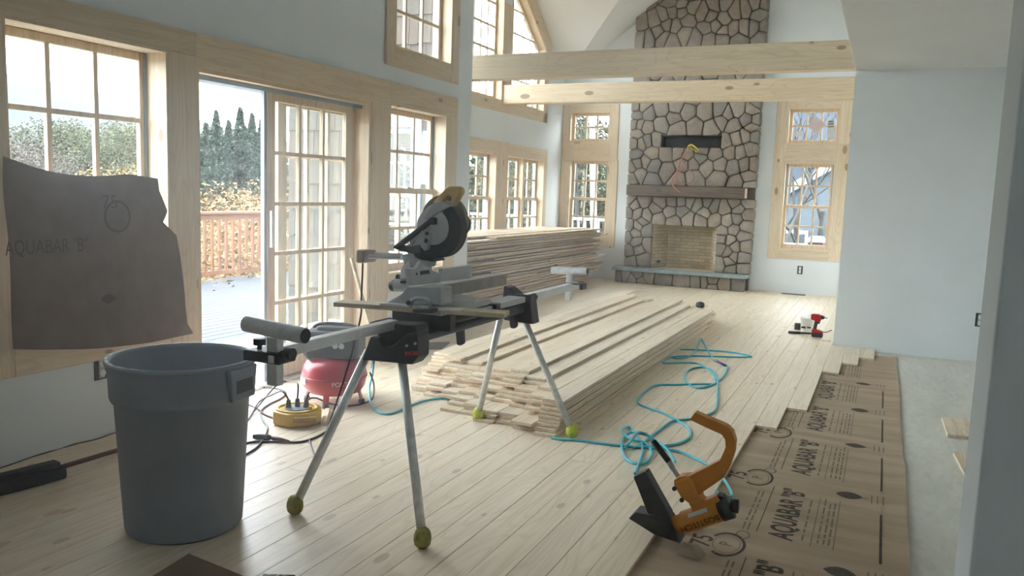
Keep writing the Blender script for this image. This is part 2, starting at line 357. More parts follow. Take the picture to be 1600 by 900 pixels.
for ya, yb, fa, fb in ((YJ-.1, 8.0, UB, UB), (8.0, 9.25, zslant(8.0), zslant(9.25)), (9.25, U6[0], UB, UB), (U6[0], YM, U6[3], U6[3]), (YM, U6[1], U6[3], U6[3]), (U6[1], 10.8, UB, UB), (10.8, 12.05, zslant(10.8), zslant(12.05)), (12.05, YB+.1, UB, UB)): strip(mb, ya, yb, fa, fb)
S(mb.build('wall_left_far', M['wall']))
RW = (-4.74, -4.26, .66, 1.98)
mb = MB(); grid_boxes(mb, lambda a, b, c, d: ((a, YJ-TH, c), (b, YJ, d)), XF-.1, XL-TH+.001, -.05, 3.3, [RW])
mb.prism([(XF, YJ, 3.3), (XL, YJ, 3.3), (XL, YJ, 4.3), (XF, YJ, 3.45)], (0, -TH, 0)); S(mb.build('wall_return', M['wall']))
TR_R = (-1.43, -.70, 2.25, 2.775); DH_R = (-1.43, -.725, .665, 1.968); TR_L = (-4.92, -4.21, 2.255, 2.745); DH_L = (-4.89, -4.20, .67, 1.955)
mb = MB(); grid_boxes(mb, lambda a, b, c, d: ((a, YB, c), (b, YB+TH, d)), XF-TH, XR+.12, -.05, 3.2, [TR_R, DH_R, TR_L, DH_L, (-3.36, -2.35, .2, .945)])
mb.prism([(XF-TH, YB, 3.2), (XR+.12, YB, 3.2), (XR+.12, YB, zmain(XR)+.2), (XF-TH, YB, 3.25)], (0, TH, 0)); S(mb.build('wall_back', M['wall']))
S(box('wall_right', (XR, YP, -.05), (3.6, YP+.12, ZC+.05), M['wall']))
S(box('wall_side', (XR, YP+.12, -.05), (XR+.12, YB, 6.8), M['wall']))
S(box('wall_loft', (XR, -2.5, ZC+.13), (XR+.12, YP+.12, 6.8), M['wall']))
S(box('wall_near', (.118, 1.01, -.05), (3.6, 1.15, ZC+.05), M['wall'], bevel=.004))
KW_ADDED = (2.3, 2.9, 1.45, 2.05)
mb = MB(); grid_boxes(mb, lambda a, b, c, d: ((a, -2.72, c), (b, -2.6, d)), XL-.2, 3.7, -.05, 6.8, [KW_ADDED]); S(mb.build('wall_rear', M['wall']))
S(box('wall_east', (3.6, -2.6, -.05), (3.72, YP+.2, ZC+.2), M['wall']))
S(box('ceiling_flat', (XR, -2.6, ZC), (3.7, YP+.12, ZC+.13), M['ceil'], bevel=.006))
def slab(name, pts): S(MB().prism(pts, (0, 0, .12)).build(name, M['ceil']))
A = (XF+YM-YJ, YM, zgab(YM)); zr = zmain(XR+.12); e = .12
slab('ceiling_slope', [(XF, YB, zmain(XF)), (XF, YB+.12, zmain(XF)), (XR+e, YB+.12, zr), (XR+e, YM, zr), A])
slab('ceiling_slope_near', [(XL-TH, -2.6, zmain(XL-TH)), (XL-TH, YJ+XL-TH-XF, zmain(XL-TH)), A, (XR+e, YM, zr), (XR+e, -2.6, zr)])
slab('ceiling_slope_corner', [(XF, YJ, zmain(XF)), (XL-TH, YJ, zmain(XL-TH)), (XL-TH, YJ+XL-TH-XF, zmain(XL-TH))])
slab('ceiling_gable', [(XF-.1, YB, zgab(YB)), (XF, YB, zgab(YB)), A, (XF-.1, YM, zgab(YM))])
slab('ceiling_gable_near', [(XF, YJ, zgab(YJ)), (XF-.1, YJ, zgab(YJ)), (XF-.1, YM, zgab(YM)), A])
# tie beams
tag(MB().box((XF+.02, 8.58, 2.67), (XR+.02, 8.76, 2.945)).build('tie_beam', M['beam'], None, .006), 'nearer knotty pine tie beam crossing below the vaulted ceiling', 'beam', 'tie beams')
tag(MB().box((XF+.02, 10.52, 2.615), (XR+.02, 10.70, 2.875)).build('tie_beam', M['beam'], None, .012), 'farther pine tie beam, lower in view, ending at the left gable windows', 'beam', 'tie beams')

# ------------------------------------------------------------------ windows
def conv_for(wall):
    if wall == 'L': return lambda a, d, z: (XL-d, a, z)
    if wall == 'F': return lambda a, d, z: (XF-d, a, z)
    if wall == 'R': return lambda a, d, z: (a, YJ-d, z)
    if wall == 'K': return lambda a, d, z: (a, -2.6-d, z)
    return lambda a, d, z: (a, YB+d, z)
def hmat(wall): return M['pine_x'] if wall in 'BRK' else M['pine_y']
_pane_n = [0]
def sash(parent, cv, a0, a1, z0, z1, d, cols, rows, st=.045, th=.035, mat=None, name='sash', br=None, slant=None):
    """frame with its own muntin bars and single panes; d = depth of its room face"""
    mat = mat or M['sash']; br = br or st
    mb = MB()
    for b in ((a0, a0+st, z0, z1), (a1-st, a1, z0, z1), (a0+st, a1-st, z0, z0+br), (a0+st, a1-st, z1-st, z1)):
        mb.box(cv(b[0], d, b[2]), cv(b[1], d+th, b[3]))
    s = mb.build(name, mat, parent, .003, 1)
    ga, gb, gc, gd = a0+st, a1-st, z0+br, z1-st; mw = .026
    for i in range(1, cols):
        a = ga + (gb-ga)*i/cols; MB().box(cv(a-mw/2, d+.006, gc), cv(a+mw/2, d+th-.004, gd)).build('muntin', mat, s)
    for j in range(1, rows):
        z = gc + (gd-gc)*j/rows; MB().box(cv(ga, d+.007, z-mw/2), cv(gb, d+th-.005, z+mw/2)).build('muntin', mat, s)
    for i in range(cols):
        for j in range(rows):
            p0, p1 = ga+(gb-ga)*i/cols+mw/2*(i > 0), ga+(gb-ga)*(i+1)/cols-mw/2*(i < cols-1)
            q0, q1 = gc+(gd-gc)*j/rows+mw/2*(j > 0), gc+(gd-gc)*(j+1)/rows-mw/2*(j < rows-1)
            MB().box(cv(p0, d+th/2-.002, q0), cv(p1, d+th/2+.002, q1)).build('pane', M['glass'], s)
    return s
def window(n, wall, op, cas, kind='dh', cols=3, rows=2, dep=.085, proud=.02, jambmat=None):
    a0, a1, z0, z1 = op; cv = conv_for(wall); w = thing('window_%d' % n, cv((a0+a1)/2, 0, z0), kind='structure')
    l, r, t, b = cas
    def cb(x0, x1, y0, y1, m): MB().box(cv(x0, -proud, y0), cv(x1, .001, y1)).build('casing', m, w, .003, 1)
    if l: cb(a0-l, a0, z0-b, z1+t, M['pine_z'])
    if r: cb(a1, a1+r, z0-b, z1+t, M['pine_z'])
    if t: cb(a0, a1, z1, z1+t, hmat(wall))
    if b: cb(a0, a1, z0-b, z0, hmat(wall))
    j = .014; D = TH
    for bx in ((a0, a0+j, z0, z1), (a1-j, a1, z0, z1), (a0+j, a1-j, z0, z0+j), (a0+j, a1-j, z1-j, z1)):
        MB().box(cv(bx[0], -proud*.9, bx[2]), cv(bx[1], D, bx[3])).build('jamb_board', jambmat or M['pine_z'], w)
    a0 += j; a1 -= j; z0 += j; z1 -= j
    for bx in ((a0, a0+.02, z0, z1), (a1-.02, a1, z0, z1)):
        MB().box(cv(bx[0], dep+.03, bx[2]), cv(bx[1], D+.01, bx[3])).build('outer_stop', M['clad'], w)
    if kind == 'dh':
        zm = (z0+z1)/2
        sash(w, cv, a0, a1, z0, zm+.02, dep, cols, rows, br=.065); sash(w, cv, a0, a1, zm-.02, z1, dep+.038, cols, rows)
        MB().box(cv((a0+a1)/2-.03, dep-.004, zm+.02), cv((a0+a1)/2+.03, dep+.03, zm+.032)).build('sash_lock', M['castgrey'], w)
    elif kind == 'pair':
        am = (a0+a1)/2; MB().box(cv(am-.035, dep-.04, z0), cv(am+.035, D, z1)).build('mullion', M['pine_z'], w)
        for q0, q1 in ((a0, am-.035), (am+.035, a1)):
            zm = (z0+z1)/2
            sash(w, cv, q0, q1, z0, zm+.02, dep, 2, rows, br=.065); sash(w, cv, q0, q1, zm-.02, z1, dep+.038, 2, rows)
    else: sash(w, cv, a0, a1, z0, z1, dep+.02, cols, rows)
    return w
window(1, 'L', W1, (.20, 0, 0, .18), 'dh', 3, 2, .10)
window(2, 'L', W2, (0, .20, 0, .15), 'dh', 3, 2, .08)
window(3, 'L', W3, (.13, .14, .14, .15), 'fixed', 3, 4, .07)
window(4, 'F', W4, (.14, .0, .17, .15), 'dh', 3, 2, .07)
window(5, 'F', W5, (.0, .12, .17, .15), 'pair', 2, 2, .07)
window(6, 'F', U6, (.28, .0, .14, .15), 'fixed', 4, 5, .07)
window(8, 'B', TR_R, (.165, .15, .10, .0), 'fixed', 3, 2, .06)
window(9, 'B', DH_R, (.165, .175, .0, .15), 'dh', 3, 2, .05)
window(10, 'B', TR_L, (.125, .14, .12, .0), 'fixed', 3, 2, .06)
window(11, 'B', DH_L, (.155, .15, .0, .15), 'dh', 3, 2, .05)
window(13, 'F', W13_ADDED, (.12, .18, .17, .15), 'pair', 2, 2, .07)  # unseen lower pair, added to bring more daylight into the room
window(15, 'K', KW_ADDED, (.12, .12, .12, .12), 'fixed', 2, 2, .05)  # small unseen window behind the camera, added to brighten the near wall
window(12, 'R', RW, (0, 0, 0, 0), 'dh', 2, 2, .07, jambmat=M['clad'])
# boards shared by neighbouring windows
def trim(n, a, b, mat): return S(box('trim_%d' % n, a, b, mat, bevel=.003))
trim(1, (XL, 2.27, 2.10), (XL+.021, 3.61, 2.235), M['pine_y'])
trim(2, (XL, 3.61, 2.045), (XL+.021, 5.66, 2.235), M['pine_y'])
trim(3, (XL, 5.66, 2.06), (XL+.0215, 6.80, 2.235), M['pine_y'])
trim(4, (XL, 3.41, -.0), (XL+.022, 3.61, 2.10), M['pine_z'])
trim(5, (XL, 5.40, -.0), (XL+.022, 5.66, 2.06), M['pine_z'])
trim(6, (XF, 10.40, .51), (XF+.02, 10.77, 2.09), M['pine_z'])
trim(7, (XF, U6[1], 2.50), (XF+.02, 10.80, 4.0), M['pine_z'])
trim(8, (XF, 10.80, 2.50), (XF+.02, 12.20, 2.65), M['pine_y'])
trim(10, (-1.43, YB-.0205, 1.968), (-.70, YB, 2.25), M['pine_x'])
trim(11, (-4.92, YB-.0205, 1.955), (-4.20, YB, 2.255), M['pine_x'])
trim(12, (-1.595, YB-.02, 1.968), (-1.43, YB, 2.25), M['pine_z']); trim(13, (-.70, YB-.02, 1.968), (-.55, YB, 2.25), M['pine_z'])
trim(14, (-5.045, YB-.02, 1.955), (-4.92, YB, 2.255), M['pine_z']); trim(15, (-4.20, YB-.02, 1.955), (-4.07, YB, 2.255), M['pine_z'])
# slanted gable window
w7 = thing('window_7', (XF, 11.4, UB), kind='structure')
def sq(ya, yb, lo_a, lo_b, hi_a, hi_b, x0, x1, name, mat, par=w7): return MB().prism([(x0, ya, lo_a), (x0, yb, lo_b), (x0, yb, hi_b), (x0, ya, hi_a)], (x1-x0, 0, 0)).build(name, mat, par)
sq(10.72, 12.30, zslant(10.72), zslant(12.30), zgab(10.72)-.02, zgab(12.30)-.02, XF, XF+.021, 'casing', M['pine_y'])
sq(12.05, 12.20, 2.50, 2.50, zslant(12.05), zslant(12.20), XF, XF+.02, 'casing', M['pine_z'])
sq(10.80, 12.05, zslant(10.80)-.018, zslant(12.05)-.018, zslant(10.80), zslant(12.05), XF+.018, XF-TH, 'jamb_board', M['pine_y'])
sq(12.035, 12.05, UB, UB, zslant(12.05)-.018, zslant(12.05)-.018, XF+.018, XF-TH, 'jamb_board', M['pine_z'])
sq(10.80, 12.05, UB-.001, UB-.001, UB+.015, UB+.015, XF+.018, XF-TH, 'jamb_board', M['pine_y'])
sq(10.80, 10.815, UB, UB, zslant(10.80)-.018, zslant(10.80)-.018, XF+.018, XF-TH, 'jamb_board', M['pine_z'])
gx0, gx1 = XF-.09, XF-.125
s7 = sq(10.815, 10.86, UB, UB, zslant(10.815)-.02, zslant(10.86)-.02, gx0, gx1, 'sash', M['sash'])
for args in ((11.99, 12.035, UB, UB, zslant(11.99)-.02, zslant(12.035)-.02), (10.86, 11.99, UB, UB, UB+.06, UB+.06), (10.86, 11.99, zslant(10.86)-.07, zslant(11.99)-.07, zslant(10.86)-.02, zslant(11.99)-.02)):
    sq(*args, gx0, gx1, 'rail', M['sash'], s7)
cols7 = [10.86+(11.99-10.86)*i/4 for i in range(5)]
for y in cols7[1:-1]: sq(y-.009, y+.009, UB+.06, UB+.06, zslant(y)-.07, zslant(y)-.07, gx0-.006, gx1+.004, 'muntin', M['sash'], s7)
for i in range(4):
    ya, yb = cols7[i]+.009*(i > 0), cols7[i+1]-.009*(i < 3); z = UB+.06; top = lambda y: zslant(y)-.07
    while True:
        zn = z+.33
        if zn >= top(ya): sq(ya, yb, z, z, top(ya), max(z, top(yb)), gx0-.016, gx0-.02, 'pane', M['glass'], s7); break
        ye = yb if zn < top(yb) else ya+(top(ya)-zn)/.72
        MB().box((gx0-.006, ya, zn-.009), (gx1+.004, ye, zn+.009)).build('muntin', M['sash'], s7)
        if zn < top(yb): sq(ya, yb, z, z, zn, zn, gx0-.016, gx0-.02, 'pane', M['glass'], s7); z = zn+0
        else:
            MB().prism([(gx0-.016, ya, z), (gx0-.016, yb, z), (gx0-.016, yb, max(z+.01, top(yb))), (gx0-.016, ye, zn), (gx0-.016, ya, zn)], (-.004, 0, 0)).build('pane', M['glass'], s7); z = zn
            MB().prism([(gx0-.016, ya, zn), (gx0-.016, ye, zn), (gx0-.016, ya, top(ya))], (-.004, 0, 0)).build('pane', M['glass'], s7); break

# unseen mirror copy on the gable's near side, added for more daylight
added_w14 = thing('window_14', (XF, 2*YM-11.4, UB), kind='structure'); MIR = Matrix.Translation((0, 2*YM, 0)) @ Matrix.Diagonal((1, -1, 1, 1))
def mirror(o, par):
    c = bpy.data.objects.new(o.name.split('.')[0], o.data); COL.objects.link(c); c.matrix_basis = MIR @ wmat(o); parent_to(c, par)
    return c
for ch in list(w7.children):
    c = mirror(ch, added_w14)
    for g in list(ch.children):
        q = bpy.data.objects.new(g.name.split('.')[0], g.data); COL.objects.link(q); q.parent = c
trim(9, (XF, 7.85, 2.50), (XF+.02, 9.25, 2.65), M['pine_y'])
# sliding patio door ------------------------------------------------
dr = thing('door_1', (XL-.08, (DR[0]+DR[1])/2, 0), kind='structure'); cvL = conv_for('L')
MB().box((XL-TH, DR[0], 2.015), (XL+.015, DR[1], 2.045)).build('head_jamb', M['pine_y'], dr)
MB().box((XL-TH-.02, DR[0], 1.985), (XL-.05, DR[1], 2.016)).build('head_track', M['clad'], dr)
MB().box((XL-TH, DR[0], 0), (XL+.015, DR[0]+.03, 2.015)).build('side_jamb', M['pine_z'], dr)
MB().box((XL-TH, DR[1]-.03, 0), (XL+.015, DR[1], 2.015)).build('side_jamb', M['pine_z'], dr)
MB().box((XL-TH-.03, DR[0], -.01), (XL-.005, DR[1], .02)).build('sill', M['alu'], dr)
sp = sash(dr, cvL, 4.30, 5.25, .025, 2.01, .055, 3, 5, .078, .04, name='sliding_panel', br=.19)
MB().box((XL-.062, 4.275, .025), (XL-.09, 4.30, 2.01)).build('edge_strip', M['clad'], sp)
MB().box((XL-.055, 4.315, .95), (XL-.03, 4.34, 1.2)).build('pull_handle', M['alu'], sp, .004)
sash(dr, cvL, 4.47, 5.37, .025, 2.01, .112, 3, 5, .09, .04, name='fixed_panel', br=.19, mat=M['sash'])
MB().box((XL-.156, 4.47, .02), (XL-.152, 4.56, 2.01)).build('cladding_strip', M['clad'], dr)

# outlets
def outlet(p, axis, label):
    o = thing('wall_outlet', p, label, 'outlet', 'uncovered wall outlets'); p = Vector(p)
    u, nrm = (Vector((0,1,0)), Vector((1,0,0))) if axis == 'x' else (Vector((1,0,0)), Vector((0,-1,0)))
    R = Matrix((u, nrm, Vector((0,0,1)))).transposed()
    MB().obox(p+nrm*.004, (.075, .01, .125), R).build('outlet_box', M['black'], o, .003)
    MB().obox(p+nrm*.01, (.034, .008, .105), R).build('yoke', M['castgrey'], o)
    for s in (-1, 1): MB().cyl(p+nrm*.012+Vector((0,0,.026*s)), p+nrm*.022+Vector((0,0,.026*s)), .018, n=16).build('socket', M['white'], o)
outlet((XL, 2.945, .376), 'x', 'open duplex outlet low on the left wall beside the bin')
outlet((.865, YP, .37), 'y', 'open duplex outlet on the pale grey partition wall at right')
outlet((-1.103, YB, .36), 'y', 'open duplex outlet below the right fireplace window')
rg = onz(1239, 461); tag(box('floor_register', (rg.x-.17, YB-.22, 0), (rg.x+.17, YB-.11, .006), M['dkmetal'], bevel=.002), 'dark slotted floor register under the right fireplace window', 'vent')
# ------------------------------------------------------------------ fireplace
YC = 12.775                                    # mortar face of the chimney
CX0, CX1 = -3.80, -1.825
FB = (-3.36, -2.35, .25, .945); NI = (-3.30, -2.365, 2.165, 2.35)
fp = thing('stone_fireplace', ((CX0+CX1)/2, YC, 0), 'tall field-stone fireplace with timber mantel and raised bluestone hearth', 'fireplace')
mb = MB(); grid_boxes(mb, lambda a, b, c, d: ((a, YC, c), (b, YB-.002, d)), CX0+.01, CX1-.01, 0, 6.0, [FB, NI]); mb.build('chimney_core', M['mortar'], fp)
box('niche_back', (NI[0], YB-.02, NI[2]), (NI[1], YB-.004, NI[3]), M['black'], fp)
MB().box((NI[0], YC-.02, NI[3]-.006), (NI[1], YB-.02, NI[3])).box((NI[0], YC-.02, NI[2]), (NI[1], YB-.02, NI[2]+.006)).build('niche_lining', M['black'], fp)
def clip(poly, px, pz, nx, nz):
    out = []; n = len(poly)
    for i in range(n):
        a, b = poly[i], poly[(i+1) % n]; da = (a[0]-px)*nx+(a[1]-pz)*nz; db = (b[0]-px)*nx+(b[1]-pz)*nz
        if da >= 0: out.append(a)
        if (da >= 0) != (db >= 0):
            t = da/(da-db); out.append((a[0]+(b[0]-a[0])*t, a[1]+(b[1]-a[1])*t))
    return out
def cell(seed, seeds, rect, gap, holes=()):
    x0, x1, z0, z1 = rect; poly = [(x0, z0), (x1, z0), (x1, z1), (x0, z1)]
    for s in seeds:
        if s is seed: continue
        dx, dz = seed[0]-s[0], seed[1]-s[1]; L = math.hypot(dx, dz)
        if L > 1.3 or L < 1e-4: continue
        nx, nz = dx/L, dz/L; poly = clip(poly, (seed[0]+s[0])/2+nx*gap, (seed[1]+s[1])/2+nz*gap, nx, nz)
        if len(poly) < 3: return None
    for h in holes:
        ex = max(h[0]-seed[0], seed[0]-h[1]); ez = max(h[2]-seed[1], seed[1]-h[3])
        if max(ex, ez) <= 0: return None
        hit = clip(clip(clip(clip(poly, h[0], 0, 1, 0) or poly, h[1], 0, -1, 0) or poly, 0, h[2], 0, 1) or poly, 0, h[3], 0, -1)
        inside = [p for p in poly if h[0]-.005 < p[0] < h[1]+.005 and h[2]-.005 < p[1] < h[3]+.005]
        if not inside and not hit: continue
        if ex > ez: poly = clip(poly, h[0], 0, -1, 0) if seed[0] < h[0] else clip(poly, h[1], 0, 1, 0)
        else: poly = clip(poly, 0, h[2], 0, -1) if seed[1] < h[2] else clip(poly, 0, h[3], 0, 1)
        if len(poly) < 3: return None
    return poly
def stone(poly, yf, yback, depth, parent, rg):
    P = [Vector((p[0], 0, p[1])) for p in poly]
    Q = []
    for i in range(len(P)):
        if (P[i]-P[i-1]).length > .012: Q.append(P[i])
    P = Q
    if len(P) < 3: return
    for it in range(2):                          # cut the corners round
        Q = []; r = .10 if it == 0 else .22
        for i in range(len(P)):
            a, b = P[i], P[(i+1) % len(P)]; Q += [a.lerp(b, r), a.lerp(b, 1-r)]
        P = Q
    c = sum(P, Vector())/len(P); size = sum((p-c).length for p in P)/len(P); n = len(P)
    P = [p + (c-p).normalized()*rg.uniform(-.002, .005) for p in P]
    d = depth*rg.uniform(.65, 1.15); tx, tz = rg.uniform(-.06, .06), rg.uniform(-.06, .06)
    rings = []
    for sc, y in ((1., yback), (1., yf-d*.5), (.972, yf-d*.85), (.90, yf-d), (.5, yf-d*1.04)):
        ring = []
        for p in P:
            q = c+(p-c)*sc; lift = 0 if sc == 1. else (q.x-c.x)*tx+(q.z-c.z)*tz+rg.uniform(-.0035, .0035)
            ring.append(Vector((q.x, y+lift, q.z)))
        rings.append(ring)
    o0 = Vector((c.x, yf, c.z)); vs = [v-o0 for r in rings for v in r]
    fs = [(k*n+i, k*n+(i+1) % n, (k+1)*n+(i+1) % n, (k+1)*n+i) for k in range(4) for i in range(n)] + [tuple(4*n+i for i in range(n))]
    mb = MB(); mb.add(vs, fs, True); me = mb.mesh('stone')
    bm = bmesh.new(); bm.from_mesh(me); bmesh.ops.recalc_face_normals(bm, faces=bm.faces); bm.to_mesh(me); bm.free()
    link('stone', me, M['stone'], parent, o0)
Z4 = [(210,45),(275,45),(450,70),(330,110),(600,50),(700,90),(880,95),(1020,80),(1085,110),(1180,70),(1330,70),(1380,5),(220,125),(195,210),(235,215),(310,240),(450,210),(575,150),(610,250),(775,230),(935,245),(1035,180),(1140,220),(1280,165),(1365,165),(1325,240),(220,300),(190,395),(260,395),(320,370),(400,360),(1075,380),(1175,350),(1265,325),(1350,325),(1305,445),(1115,480),(1210,475),(210,500),(360,490),(500,490),(620,485),(700,510),(840,460),(970,500),(160,625),(225,585),(300,570),(375,610),(510,660),(660,590),(755,585),(825,535),(890,620),(1015,595),(1140,620),(1260,600),(1335,600),(170,730),(245,690),(355,740),(610,740),(760,720),(1000,720),(1180,770),(1290,720),(1300,800)]
Z5 = [(130,120),(240,130),(385,140),(475,130),(560,130),(620,130),(695,160),(770,145),(820,170),(910,185),(1030,190),(1095,140),(1000,145),(115,220),(170,160),(195,230),(265,245),(345,195),(365,265),(460,215),(560,210),(490,295),(610,275),(705,285),(740,215),(835,285),(935,290),(1015,275),(1095,245),(125,330),(200,335),(230,300),(105,420),(175,390),(265,370),(185,465),(270,490),(115,540),(205,525),(230,610),(80,635),(135,630),(895,380),(890,440),(985,370),(1090,335),(960,450),(1060,420),(1000,505),(1080,500),(880,520),(940,550),(870,650),(985,590),(950,630),(1055,600),(965,690),(1055,690)]
Z6 = [(145,250),(150,390),(215,390),(290,210),(330,330),(385,160),(420,260),(450,20),(460,130),(580,45),(580,120),(625,210),(670,80),(380,390),(500,270),(600,350),(460,420),(790,130),(880,160),(820,300),(720,390),(850,400),(1000,200),(920,60),(1010,40),(930,270),(990,390),(1000,330),(1130,110),(1110,310),(1230,90),(1220,300),(1340,40),(1430,40),(1380,150),(1320,290),(1435,280),(1400,380),(1160,400)]
seeds = []
for u, v in Z4: p = ony(960+u/6.154, 160+v/6.154, YC-.03); seeds.append((p.x, p.z))
for u, v in Z5: p = ony(960+u/5.29, 290+v/5.29, YC-.03); seeds.append((p.x, p.z))
for u, v in Z6: p = ony(980+u/6.667, v/6.667, YC-.03); seeds.append((p.x, p.z))
rg = random.Random(11)
for i in range(9):
    for j in range(3): seeds.append((CX0+.11+i*.22+rg.uniform(-.06, .06), 2.98+j*.24+(i % 2)*.09+rg.uniform(-.05, .05)))
for i in range(8):
    for j in range(4): seeds.append((CX0+.12+i*.25+rg.uniform(-.06, .06), 4.5+j*.3+rg.uniform(-.06, .06)))
seeds = [s for s in seeds if CX0+.01 < s[0] < CX1-.01]
ok = []
for s in seeds:
    if all(math.hypot(s[0]-t[0], s[1]-t[1]) > .055 for t in ok): ok.append(s)
holes = (FB, NI, (-3.76, -1.93, 1.395, 1.567))
for s in ok:
    p = cell(s, ok, (CX0-.012, CX1+.012, .25, 5.7), .0034, holes)
    if p:
        edge = min(q[0] for q in p) < CX0 or max(q[0] for q in p) > CX1
        stone(p, YC, YB-.01 if edge else YC+.004, .05, fp, rg)
HS = [(85,750),(200,740),(265,750),(220,780),(390,780),(570,800),(680,805),(740,805),(805,790),(900,825),(1020,830),(805,850),(30,760),(140,780)]
hs = []
for u, v in HS: p = ony(960+u/5.29, 290+v/5.29, 12.55); hs.append((p.x, max(.03, min(.18, p.z))))
box('hearth_core', (-3.87, 12.57, 0), (-1.86, YC+.01, .2), M['mortar'], fp)
for s in hs:
    p = cell(s, hs, (-3.885, -1.85, .002, .198), .006)
    if p: stone(p, 12.57, 12.60, .03, fp, rg)
MB().box((-3.925, 12.475, .2), (-1.815, YC+.012, .25)).build('hearth_slab', M['bluestone'], fp, .008)
mn = MB().box((-3.76, 12.52, 1.40), (-1.93, YC+.005, 1.565)).build('mantel', M['mantel'], fp, .008)
box('mantel_end_cut', (-1.9305, 12.53, 1.41), (-1.926, YC-.03, 1.555), M['pine_z'], mn)
# firebox: floor, ceiling and single bricks
FY = 13.22; fbx = (-3.21, -2.50)
box('firebox_floor', (FB[0], YC, .2), (FB[1], FY+.05, .251), M['brick'], fp); box('firebox_ceiling', (FB[0], YC, FB[3]), (FB[1], FY+.05, FB[3]+.02), M['mortar'], fp)
box('firebox_shell', (fbx[0]-.02, FY+.052, .2), (fbx[1]+.02, FY+.08, .97), M['mortar'], fp)
def brick_run(p0, p1, inward):
    d = Vector(p1)-Vector(p0); L = d.length; d.normalize(); nrm = Vector(inward); R = Matrix((d, nrm, Vector((0,0,1)))).transposed(); h = .0535; bl = .205
    MB().prism([Vector(p0)+nrm*-.04, Vector(p1)+nrm*-.04, Vector(p1)+nrm*-.006, Vector(p0)+nrm*-.006], (0,0,.72)).build('brick_joint', M['brickjoint'], fp)
    cache = {}
    for r in range(13):
        a = -(r % 2)*bl/2
        while a < L-.01:
            s, e2 = max(a, 0), min(a+bl, L)
            if e2-s > .02:
                key = round(e2-s, 3)
                if key not in cache: cache[key] = MB().box((-(e2-s)/2+.003, -.03, .003), ((e2-s)/2-.003, .0, h-.003)).mesh('brick', .002, 1)
                o = link('brick', cache[key], M['brick']); o.matrix_basis = Matrix.Translation(Vector(p0)+d*((s+e2)/2)+Vector((0,0,r*h))) @ R.to_4x4(); parent_to(o, fp)
            a += bl
M['brickjoint'] = plain('grey_brick_joint', (.30, .25, .18), .95)
brick_run((fbx[0], FY, .252), (fbx[1], FY, .252), (0, -1, 0))
lv = Vector((fbx[0]-FB[0], FY-YC, 0)).normalized()
brick_run((FB[0], YC, .252), (fbx[0], FY, .252), (lv.y, -lv.x, 0))
rv = Vector((FB[1]-fbx[1], YC-FY, 0)).normalized()
brick_run((fbx[1], FY, .252), (FB[1], YC, .252), (rv.y, -rv.x, 0))
MB().box((-3.31, 12.93, .33), (-3.26, 12.98, .36)).build('vent_slot', M['mortar'], fp)
# loose cables hanging from the niche
def C4(u, v, y): p = ony(960+u/6.154, 160+v/6.154, y); return p
pth = [C4(690,470,12.70), C4(650,530,12.69), C4(610,640,12.69), C4(580,700,12.67), C4(556,760,12.60), C4(570,810,12.49), C4(640,870,12.48)]
cb = thing('hanging_cable', pth[0], 'thin pink cable dangling from the chimney niche over the mantel', 'cable')
MB().tube(smooth_path(pth), .007, 8).build('cable_run', M['pink'], cb)
lp = [C4(597+85+math.cos(t)*80, 715+math.sin(t)*68, 12.675) for t in [i*math.pi*2/14-2.6 for i in range(15)]]
MB().tube(smooth_path(lp, 4), .006, 8).build('cable_coil', M['pink'], cb)
pth = [C4(700,470,12.71), C4(720,410,12.69), C4(800,450,12.68), C4(790,468,12.68), C4(725,425,12.69), C4(745,405,12.69), C4(815,460,12.68)]
tag(MB().tube(smooth_path(pth), .0075, 8).build('yellow_cable_loop', M['ycable']), 'small yellow cable loop poking out of the black chimney niche', 'cable')

# ------------------------------------------------------------------ outside
ext = thing('wall_exterior', (-4.8, YJ-.2, 0), kind='structure')
MB().box((-5.80, YJ-TH, -.4), (XF-TH, YJ-.02, 3.7)).build('wing_core', M['mortar'], ext)
rg = random.Random(5); row = 0; z = -.25
while z < 3.9:
    x = -5.81+rg.uniform(-.1, 0)
    while x < XL-TH-.02:
        wd = rg.uniform(.10, .19); a, b = max(x, -5.81), min(x+wd, XL-TH-.02); x += wd
        if b-a < .03: continue
        if a < RW[1]+.05 and b > RW[0]-.05 and z+.27 > RW[2]-.05 and z < RW[3]+.05: continue
        if b < XF-TH and z > 3.55: continue
        zz = z+rg.uniform(-.008, .008); y = YJ-TH
        MB().prism([(a+.002, y, zz+.30), (a+.002, y-.006, zz+.30), (a+.002, y-.022, zz), (a+.002, y, zz)], (b-a-.004, 0, 0)).build('shingle', M['shingle'], ext)
    z += .275
for a, b, c, d in ((RW[0]-.09, RW[0], RW[2]-.08, RW[3]+.1), (RW[1], RW[1]+.09, RW[2]-.08, RW[3]+.1), (RW[0], RW[1], RW[3], RW[3]+.1), (RW[0], RW[1], RW[2]-.08, RW[2])):
    MB().box((a, YJ-TH-.035, c), (b, YJ-TH, d)).build('window_trim', M['clad'], ext)
